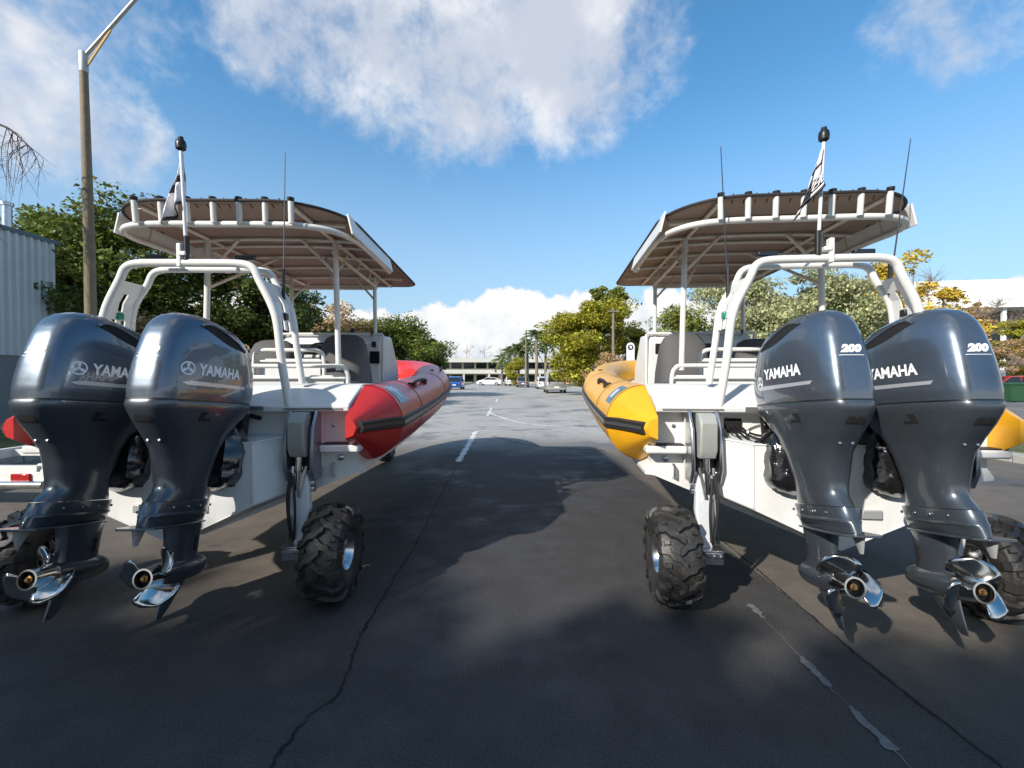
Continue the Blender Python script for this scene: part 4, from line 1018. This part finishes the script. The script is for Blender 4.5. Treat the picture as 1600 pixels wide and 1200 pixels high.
# unseen belt of trees added behind the viewpoint, shaped to shade the near road
def shade_tree_belt():
    r_ = np.random.default_rng(77); P_ = []
    for k in range(760):
        x = r_.uniform(-17, 2.5); zt = (9.0 if x < -10.4 else 8.65)+.12*math.sin(x*1.3)+.12*math.sin(x*2.9+1); c = np.array([x, -8.6+r_.normal()*.8, zt-.7-(r_.uniform(0, 4.2) if k % 3 else abs(r_.normal())*.5)])
        o = r_.normal(size=(130, 3)); o /= np.linalg.norm(o, axis=1)[:, None]; P_.append(c+o*(r_.uniform(0, 1, 130)**.4)[:, None]*r_.uniform(.5, .9))
    V, q = leaves(np.concatenate(P_), .34, r_); o = mobj('shade_tree_belt', fast_mesh('shade_tree_belt', V, q, LG2), None); tag(o, 'unseen leafy belt of trees added behind the viewpoint for its shade', 'trees', kind='stuff')
    b = MB()
    for k in range(7): branch_tubes(b, r_, (-14+k*2.4, -8.6, 0), 6.5, 2.2, .2, 2, 6, .5)
    b.build('shade_tree_trunks', BARK, o); bpy.data.objects['shade_tree_trunks']['kind'] = 'stuff'
shade_tree_belt()
# bare trees
def bare_tree(label, base, h, spread, seed, twigs, reach=None, droop=.0, r0=.12, group='bare winter trees', m=None):
    rnd = np.random.default_rng(seed); root = empty('bare_tree', base); tag(root, label, 'tree', group); b = MB()
    tips = branch_tubes(b, rnd, (0, 0, 0), h, spread, r0, 2, 9, .3); b.build('trunk', m or BARKP, root); t = MB()
    if reach: tips = tips+[Vector(p) for p in reach]
    for p in tips:
        for k in range(twigs):
            v = Vector((rnd.normal()*.5, rnd.normal()*.5, rnd.uniform(.1, .9)-droop)); v = v.normalized()*rnd.uniform(.4, 1.2)*spread*.4
            q = cr([p, p+v*.5, p+v+Vector((0, 0, -droop*.25*v.length))], 3); t.tube(q, [.010*(1-.75*i/(len(q)-1)) for i in range(len(q))], 4)
            for j in range(3):
                s0 = q[1+j]; w = Vector((rnd.normal(), rnd.normal(), rnd.normal()-droop))*.14*spread*.5; t.tube([s0, s0+w], [.005, .002], 3)
    tag(t.build('twigs', m or BARKP, root), kind='stuff'); return root
bare_tree('bare pale tree rising behind the right antenna and the white building', gp(1425, 21), 6.2, 2.4, 31, 6, r0=.10)
bare_tree('bare pale tree over the middle of the white building', gp(1528, 22), 5.2, 2.2, 32, 6, r0=.09)
bare_tree('bare brown tree beyond the tan shrub tree on the left', gp(606, 48), 6.8, 2.6, 33, 5, r0=.12)
for k, (px, h_) in enumerate(((705, 9.3), (730, 9.8), (757, 9.6), (782, 9.2))):
    bare_tree('hazy bare tree above the far white building, %s from the left' % ('first', 'second', 'third', 'fourth')[k], gp(px, 118), h_, 3.0, 40+k, 5, r0=.16)
# bare tree on the left whose weeping twigs hang into the picture
rt = empty('weeping_tree', (-12.9, 9.3, .05)); tag(rt, 'bare weeping tree whose twigs hang in at the top left corner', 'tree'); rnd = np.random.default_rng(5)
b = MB(); branch_tubes(b, rnd, (0, 0, 0), 7.4, 1.6, .17, 2, 6, .55)
main = [cr([(0, 0, 5.9), (1.2, .2, 6.7), (2.2, .3, 6.72), (2.8, .35, 6.25)], 6), cr([(0, 0, 5.4), (1.0, .1, 6.3), (1.75, .2, 6.0), (1.95, .2, 5.2)], 6), cr([(0, 0, 6.4), (.9, -.2, 7.3), (1.75, -.2, 7.5)], 6)]
for q in main: b.tube(q, [.045*(1-.75*i/(len(q)-1)) for i in range(len(q))], 6)
b.build('trunk', BARK, rt); t = MB()
for q in main:
    for i in range(4, len(q)):
        for k in range(3):
            p = q[i]; l = rnd.uniform(.5, 1.7); e = p+Vector((rnd.normal()*.14, rnd.normal()*.14, -l)); c = cr([p, p.lerp(e, .4)+Vector((rnd.normal()*.12, rnd.normal()*.12, .05)), e], 4); t.tube(c, [.008*(1-.7*j/(len(c)-1)) for j in range(len(c))], 4)
            for j in range(5):
                s0 = c[2+j]; t.tube([s0, s0+Vector((rnd.normal()*.10, rnd.normal()*.10, -rnd.uniform(.03, .2)))], [.004, .0015], 3)
tag(t.build('twigs', BARK, rt), kind='stuff')
# palms down the road
def palm(label, base, h, seed, nf=36, fl=2.8):
    rnd = np.random.default_rng(seed); root = empty('palm_tree', base); tag(root, label, 'palm', 'palms down the road'); b = MB()
    b.tube([(0, 0, 0), (.05, 0, h*.5), (0, .05, h)], [.24, .19, .17], 8); b.build('trunk', BARKP, root); f = MB()
    for k in range(nf):
        a = k*2.399+rnd.uniform(-.2, .2); el = rnd.uniform(-.35, 1.2); l = fl*rnd.uniform(.8, 1.1); P_ = []
        for i in range(8):
            q = i/7; rr = l*q*math.cos(el)*(1-.1*q); z = h+l*q*math.sin(el)-.75*l*q*q*.7; P_.append(Vector((math.cos(a)*rr, math.sin(a)*rr, z)))
        sd = Vector((-math.sin(a), math.cos(a), 0))
        for i in range(7):
            p, n_ = P_[i], P_[i+1]; w = .30*l*.5*math.sin(math.pi*(.15+.8*i/7))
            for s in (-1, 1): f.add([p, n_, n_+sd*s*w*.9+Vector((0, 0, -.35*w)), p.lerp(n_, .6)+sd*s*w+Vector((0, 0, -.5*w))], [(0, 1, 2, 3)])
    f.build('crown', LP, root, smooth=False); return root
for k, (px, d, h_) in enumerate(((784, 84, 4.6), (797, 78, 5.6), (810, 72, 5.6), (824, 74, 6.6), (838, 62, 6.9), (852, 66, 6.6))):
    palm('green palm down the road, %s of the row from the left' % ('first', 'second', 'third', 'fourth', 'fifth', 'sixth')[k], gp(px, d), h_, 60+k)
tree('roadside_shrub', 'bushy yellow-green shrub at the foot of the palms', gp(806, 70), 4.3, 2.0, lob(23, 5, 1.3, .8, 3.6, 1.0), 3500, .24, LY, GR, .08, seed=24, clump=.5, cat='shrub')

# ------------------------------------------------------------------ buildings
CLAD = mat('ribbed_steel_cladding', (.60, .63, .62), .45, metal=.0, var=.05, vscale=.6, dirt=((.33, .36, .37), .5, .35))
BLOCK = mat('painted_blockwork', (.24, .25, .25), .85, var=.1, vscale=1.5, bump=.2, bscale=12)
lb = empty('cladded_building', (-14, 4, 0)); tag(lb, 'industrial building with pale ribbed cladding over a grey block base', 'building')
b = MB(); n = 118; ys = np.linspace(-14, 10.0, n*4+1); pr = [0, .075, .075, 0]
b.loft([[(pr[i % 4], y, 2.1), (pr[i % 4], y, 5.56)] for i, y in enumerate(ys)], False, False, False); b.build('cladding', CLAD, lb, smooth=False)
b = MB(); b.loft([[(-x, 10.0, 2.1), (-x, 10.0, 5.56)] for x in np.linspace(0, 16, 40)], False, False, False); b.build('cladding', CLAD, lb, smooth=False)
b = MB(); b.box((-8.02, -2, 1.04), (16, 23.96, 2.12)); b.build('base_wall', BLOCK, lb)
b = MB(); b.box((.0, -2, 5.60), (.16, 24.2, .12)); b.build('eaves_flashing', mat('dark_flashing', (.10, .14, .16), .5), lb)
b = MB(); b.loft([[(.05, -14, 5.63), (-8, -14, 6.1), (-16, -14, 5.63)], [(.05, 10.05, 5.63), (-8, 10.05, 6.1), (-16, 10.05, 5.63)]], True, True); b.build('roof', CLAD, lb, smooth=False)
b = MB(); b.lathe([(.11, 5.6), (.11, 6.35), (.15, 6.36), (.15, 6.45), (.02, 6.5)], (-.35, 9.0, 0), 'z', 14); b.build('vent_pipe', STEEL, lb)
# white building on the right
rbd = empty('white_building', (41.5, 47, 0), R(-9)); tag(rbd, 'low building with a deep white fascia at the right edge', 'building')
WF = mat('white_fascia', (.80, .80, .78), .6, var=.03, vscale=.5)
b = MB(); b.box((23.0, 9.0, 9.9), (50, 18, 2.8)); b.build('fascia', WF, rbd)
b = MB(); b.box((23.0, 9.9, 4.2), (48, 13, 8.45)); b.build('wall', mat('grey_shopfront_wall', (.22, .20, .19), .8, var=.1, vscale=.8), rbd)
for k in range(9):
    b = MB(); b.box((2.6+k*3.9, 3.36, 4.0), (2.8, .06, 5.0)); w_ = b.build('window', mat('window_frame_grey', (.12, .12, .12), .5), rbd); b = MB(); b.box((2.6+k*3.9, 3.32, 4.0), (2.6, .05, 4.8)); b.build('pane', DARKGLASS, w_)
for k in range(10):
    b = MB(); b.box((.4+k*4.0, .6, 4.23), (.3, .3, 8.5)); b.build('post', WF, rbd)
# far white two-storey building across the end of the road
fb_ = empty('far_building', (-6, 112, 0)); tag(fb_, 'long white two-storey building across the end of the road', 'building')
PALE = mat('pale_render', (.50, .49, .45), .8, var=.06, vscale=.2); CREAMW = mat('cream_wall', (.55, .50, .36), .8, var=.08, vscale=.3)
b = MB(); b.box((0, 5, 2.85), (62, 10, 5.7)); b.build('wall', CREAMW, fb_)
b = MB(); b.box((0, -.6, 5.5), (64, 3.2, .95)); b.build('roof_band', PALE, fb_)
b = MB(); b.box((0, -.8, 2.75), (64, 3.4, .95)); b.build('canopy_band', PALE, fb_)
for k in range(20):
    x = -29+k*3.05
    b = MB(); b.box((x, -.04, 4.25), (2.7, .1, 1.5)); w_ = b.build('window', mat('far_frame', (.2, .2, .2), .6), fb_); b = MB(); b.box((x, -.11, 4.25), (2.5, .06, 1.35)); b.build('pane', DARKGLASS, w_)
    b = MB(); b.box((x, -.04, 1.15), (2.4, .1, 1.7)); w_ = b.build('window', mat('far_frame', (.2, .2, .2), .6), fb_); b = MB(); b.box((x, -.11, 1.15), (2.2, .06, 1.5)); b.build('pane', DARKGLASS, w_)
for k in range(11):
    b = MB(); b.box((-30+k*6.1, -2.2, 1.1), (.4, .4, 2.2)); b.build('column', PALE, fb_)
pk = empty('pink_building', (13, 92, 0)); tag(pk, 'small pale pink building behind the palms', 'building')
b = MB(); b.box((2, 3, 2.6), (9, 6, 5.2)); b.build('wall', mat('pale_pink_render', (.62, .48, .42), .8, var=.05), pk)
b = MB(); b.box((2, 3, 5.3), (9.6, 6.6, .3)); b.build('roof', mat('grey_roof', (.2, .2, .2), .7), pk)
for x in (-.5, 1.6, 3.7):
    b = MB(); b.box((x, -.04, 3.2), (1.0, .1, 1.8)); b.build('window', DARKGLASS, pk)

# ------------------------------------------------------------------ street furniture
POLE = mat('weathered_pole', (.20, .155, .095), .75, var=.25, vscale=3, bump=.3, bscale=20); GALV = mat('galvanised_arm', (.42, .42, .40), .5, metal=.5, var=.1)
lp = empty('lamp_pole', gp(144, 10.8)); tag(lp, 'tall weathered lamp pole with a raking arm, at the left', 'lamp')
b = MB(); b.tube([(0, 0, 0), (-.02, 0, 4.6), (-.10, 0, 9.05)], [.125, .11, .08], 14); b.build('pole', POLE, lp)
b = MB(); b.tube([(-.09, 0, 8.95), (.62, 0, 9.72), (1.5, -.02, 10.65), (2.1, -.02, 11.0)], .042, 10); b.build('arm', GALV, lp)
b = MB(); b.bar((-.02, 0, 8.75), (.55, 0, 9.58), .03, .05); b.build('arm_brace', mat('ochre_brace', (.42, .27, .10), .7), lp)
b = MB(); b.lathe([(.088, 8.6), (.092, 8.62), (.092, 9.02), (.085, 9.06), (.02, 9.07)], (-.094, 0, 0), 'z', 14); b.build('pole_cap', GALV, lp)
b = MB(); b.loft([sring(11.02, .12, .02, -.02, 2.2, 16), sring(11.10, .16, .1, -.1, 2.4, 16), sring(11.16, .1, .05, -.05, 2.4, 16)]); b.xform(Matrix.Translation((2.3, 0, 0))); b.build('luminaire', GALV, lp)
wp = empty('wooden_pole', gp(958, 36)); tag(wp, 'thin pale wooden pole in front of the large yellow-green tree', 'pole')
b = MB(); b.tube([(0, 0, 0), (0, 0, 6.9)], [.14, .10], 10); b.build('pole', BARKP, wp)
b = MB(); b.box((0, -.1, 6.6), (.9, .08, .1)); b.build('crossarm', BARKP, wp)
wp2 = empty('wooden_pole', gp(822, 64)); tag(wp2, 'pale wooden pole standing among the palms', 'pole')
b = MB(); b.tube([(0, 0, 0), (0, 0, 8.0)], [.15, .11], 10); b.build('pole', BARKP, wp2)
# keep-side sign: white panel with rounded head and a dark roundel
sg = empty('road_sign', gp(985, 15)+Vector((0, 0, .05))); tag(sg, 'white round-headed road sign with a dark roundel above the yellow bow', 'sign')
b = MB(); o_ = [(-.13, 1.55), (.13, 1.55)]+[(.13*math.cos(a), 2.40+.13*math.sin(a)) for a in np.linspace(0, math.pi, 13)]
b.loft([[(x, y, z) for x, z in o_] for y in (-.012, .012)]); b.build('sign_panel', WF, sg)
b = MB(); b.tube([(0, .03, 0), (0, .03, 2.35)], .03, 8); b.build('post', GALV, sg)
b = MB(); b.add([(.095*math.cos(a), -.0145, 2.37+.095*math.sin(a)) for a in np.linspace(0, 2*math.pi, 25)[:-1]], [tuple(range(24))]); b.build('roundel', mat('sign_blue_black', (.03, .035, .07), .5), sg, smooth=False)
b = MB(); b.add([(x, -.0175, z) for x, z in ((-.045, 2.40), (.0, 2.32), (.03, 2.34), (.05, 2.42), (.02, 2.40), (.0, 2.44))], [tuple(range(6))]); b.build('arrow', WF, sg, smooth=False)
# green wheelie bin
bn = empty('wheelie_bin', (29.2, 26.5, .03)); tag(bn, 'dark green wheelie bin below the red car at the right', 'bin')
GB = mat('green_bin_plastic', (.025, .085, .035), .5, var=.1)
b = MB(); b.loft([[(-w, -d_, z), (w, -d_, z), (w, d_, z), (-w, d_, z)] for w, d_, z in ((.42, .3, .06), (.58, .40, .98), (.61, .43, 1.0), (.61, .43, 1.04))]); b.build('tub', GB, bn, bevel=.02)
b = MB(); b.loft([[(-w, -d_, z), (w, -d_, z), (w, d_, z), (-w, d_, z)] for w, d_, z in ((.63, .46, 1.05), (.60, .42, 1.13))]); b.build('lid', GB, bn, bevel=.03)
for x in (-.45, .45):
    b = MB(); b.lathe([(.1, -.03), (.1, .03)], (x, .32, .1), 'x', 14); b.build('wheel', RUBBER, bn)

# ------------------------------------------------------------------ cars
GLASSC = mat('car_glass', (.015, .02, .022), .05, spec=.6); TAIL = REDL; HEAD = mat('headlamp_glass', (.55, .57, .6), .1)
def car(label, loc, rz, paint, kind='hatch', group='cars parked along the road'):
    root = empty('parked_car' if kind != 'van' else 'parked_van', loc, rz); tag(root, label, 'car' if kind != 'van' else 'van', group)
    # y forward, x right
    if kind == 'van': Lh, Wd, body, roofs = 2.3, .90, [(-2.28, .95), (-2.3, .5), (2.2, .45), (2.3, .75), (2.05, 1.05), (1.2, 1.18)], [(-2.22, 1.0), (-2.12, 1.86), (-1.9, 1.98), (.55, 1.98), (1.35, 1.15)]
    elif kind == 'sedan': Lh, Wd, body, roofs = 2.25, .87, [], [(-1.75, .98), (-.95, 1.40), (.25, 1.42), (1.15, .98)]
    else: Lh, Wd, body, roofs = 2.05, .86, [], [(-1.98, .98), (-1.72, 1.42), (-1.3, 1.52), (.2, 1.50), (1.1, 1.0)]
    b = MB(); rg = []
    hi = 1.0 if kind != 'van' else 1.12
    sec = [(-Lh, .90, .50, hi*.80), (-Lh+.06, .98, .32, hi*.93), (-Lh+.5, 1.0, .24, hi), (0, 1.0, .22, hi), (Lh-1.0, 1.0, .22, hi*.97), (Lh-.45, .97, .24, hi*.84), (Lh-.1, .90, .30, hi*.70), (Lh, .80, .40, hi*.58)]
    for y, w, z0, z1 in sec:
        w = w*Wd; rg.append([(-w*.92, y, z0), (w*.92, y, z0), (w, y, z0+.16), (w, y, (z0+z1)/2), (w*.965, y, z1-.06), (w*.90, y, z1), (-w*.90, y, z1), (-w*.965, y, z1-.06), (-w, y, (z0+z1)/2), (-w, y, z0+.16)])
    b.loft(rg); b.build('body', paint, root, bevel=.02)
    zt = max(z for _, z in roofs); base = [p for p in roofs]
    g = MB(); rings = []
    for y, z in roofs:
        f = (z-.95)/(zt-.95); w = Wd*(.93-.17*max(0, f)); rings.append([(-w, y, z), (w, y, z), (Wd*.94, y, min(z, .95)), (-Wd*.94, y, min(z, .95))])
    g.loft(rings); gl = g.build('glasshouse', GLASSC, root)
    r = MB(); top = [(y, z) for y, z in roofs if z > zt-.18]
    r.loft([[(-Wd*.78, y, z+.008), (-Wd*.70, y, z+.035), (Wd*.70, y, z+.035), (Wd*.78, y, z+.008), (Wd*.78, y, z-.03), (-Wd*.78, y, z-.03)] for y, z in [(top[0][0]-.04, top[0][1])]+top[1:-1]+[(top[-1][0]+.06, top[-1][1]-.005)]]); r.build('roof', paint, root)
    pl = MB()
    for s in (1, -1):
        for i in range(len(roofs)-1):
            (y0, z0), (y1, z1) = roofs[i], roofs[i+1]
            if abs(z1-z0) > .2:
                f0, f1 = (z0-.95)/(zt-.95), (z1-.95)/(zt-.95); pl.bar((s*Wd*(.93-.17*max(0, f0)), y0, z0), (s*Wd*(.93-.17*max(0, f1)), y1, z1), .09, .06)
        pl.bar((s*Wd*.86, -.45, .95), (s*Wd*.80, -.42, zt-.02), .07, .06)
        if kind == 'van': pl.bar((s*Wd*.86, -1.55, .95), (s*Wd*.80, -1.5, zt-.02), .5, .06)
    if kind == 'van': pl.bar((0, -2.28, .95), (0, -2.14, 1.84), .12, .06, (1, 0, 0)); pl.bar((-Wd*.75, -2.13, 1.86), (Wd*.75, -2.13, 1.86), .1, .12)
    pl.build('pillars', paint, root)
    for s in (1, -1):
        for y in (-Lh+.85, Lh-.85):
            w = MB(); w.lathe([(.18, -.10), (.29, -.11), (.32, -.08), (.32, .08), (.29, .11), (.18, .10)], (s*(Wd-.09), y, .32), 'x', 22); wo_ = w.build('wheel', TYRE, root)
            w = MB(); w.lathe([(.19, s*.07), (.18, s*.112), (.06, s*.10), (.01, s*.11)], (s*(Wd-.09), y, .32), 'x', 18, cap=False); w.build('rim', RIM, wo_)
        t = MB(); t.box((s*Wd*.76, -Lh-.004+(.02 if kind != 'van' else .01), hi*.72 if kind != 'van' else 1.0), (.2 if kind != 'van' else .12, .06, .16 if kind != 'van' else .3)); t.build('tail_lamp', TAIL, root, bevel=.02)
        t = MB(); t.box((s*Wd*.62, Lh-.075, .60), (.30, .12, .13)); t.build('headlamp', HEAD, root, bevel=.03)
        t = MB(); t.box((s*(Wd+.06), .75, .98), (.14, .1, .12)); t.build('mirror', paint, root, bevel=.03)
    t = MB(); t.box((0, -Lh-.012, .56), (.44, .02, .12)); t.build('number_plate', WF, root)
    t = MB(); t.box((0, -Lh+.02, .40), (Wd*1.7, .14, .16)); t.build('rear_bumper', paint if kind != 'van' else mat('grey_bumper', (.30, .30, .29), .5), root, bevel=.03)
    t = MB(); t.box((0, Lh-.03, .40), (Wd*1.45, .14, .18)); t.build('front_bumper', paint, root, bevel=.03)
    return root
def paint(nm, c, metal=.2): return mat(nm, c, .3, metal=metal, coat=.8, var=.04)
PW = paint('white_car_paint', (.70, .70, .68), 0); PS = paint('silver_car_paint', (.42, .43, .43), .5); PB = paint('blue_car_paint', (.015, .10, .36), .2); PG = paint('grey_car_paint', (.16, .17, .19), .4); PR = paint('red_car_paint', (.42, .018, .012), 0)
car('silver van with dark split rear windows parked nearest on the right', (4.05, 43.5, 0), R(0), PS, 'van')
car('small white car parked just beyond the silver van', (3.9, 57, 0), R(2), PW, 'hatch')
car('grey hatchback in the road ahead of the silver van', (1.55, 66, 0), R(0), PG, 'hatch')
car('white car waiting left of the grey hatchback', (-.3, 78, 0), R(6), PW, 'sedan')
car('white car crossing side-on at the end of the road', (-3.9, 80, 0), R(78), PW, 'sedan')
car('bright blue hatchback parked on the left by the red bow', (-6.75, 55, 0), R(0), PB, 'hatch')
car('red car side-on in the car park at the right edge', (35.5, 32.8, .03), R(88), PR, 'hatch', 'cars off to the sides')
tl = empty('boat_trailer', (-6.35, 7.4, 0)); tag(tl, 'low empty white boat trailer parked beyond the red boat at the left edge', 'trailer')
TRW = mat('white_trailer_paint', (.66, .66, .63), .5, var=.08, dirt=((.35, .33, .3), .5, 5.0))
for sx_ in (-.85, .85):
    b = MB(); b.bar((sx_, -2.1, .42), (sx_*.75, 2.2, .44), .09, .13); b.build('frame_rail', TRW, tl, bevel=.008)
    b = MB(); b.box((sx_*1.16, .1, .66), (.26, 1.0, .03)); b.box((sx_*1.16, -.42, .60), (.26, .03, .14)); b.box((sx_*1.16, .62, .60), (.26, .03, .14)); b.build('mudguard', TRW, tl, bevel=.01)
    b = MB(); b.lathe([(.15, -.08), (.27, -.09), (.30, -.06), (.30, .06), (.27, .09), (.15, .08)], (sx_*1.16, .1, .30), 'x', 22); w_ = b.build('wheel', TYRE, tl); b = MB(); b.lathe([(.16, sx_*.07), (.15, sx_*.095), (.05, sx_*.09), (.01, sx_*.095)], (sx_*1.16, .1, .30), 'x', 16, cap=False); b.build('rim', RIM, w_)
    b = MB(); b.box((sx_*.86, -2.20, .34), (.22, .05, .10)); b.build('tail_lamp', REDL, tl, bevel=.01)
for y_ in (-2.1, -.9, .3, 1.5):
    b = MB(); b.bar((-.84, y_, .42), (.84, y_, .42), .08, .09); b.build('cross_member', TRW, tl, bevel=.006)
b = MB(); b.tube([(-1.02, -2.24, .27), (1.02, -2.24, .27)], .045, 12); b.build('rear_roller', STEEL, tl)
b = MB(); b.box((0, -2.18, .34), (2.1, .04, .13)); b.build('light_board', TRW, tl, bevel=.008)
b = MB(); b.bar((0, 1.5, .42), (0, 3.6, .46), .09, .1); b.tube([(0, 3.3, 0), (0, 3.3, .5)], .03, 8); b.build('drawbar', TRW, tl)
for o in list(bpy.data.objects):
    if o.name.split('.')[0] in ('lacing', 'control_cables', 'pivot_pins', 'bolt', 'axle_bolt', 'screw', 'lid_seam', 'board_batten', 'pillars', 'flag_lettering', 'hydraulic_hose', 'mudguard', 'bracket_plate', 'clamp_bracket'): o['kind'] = 'stuff'
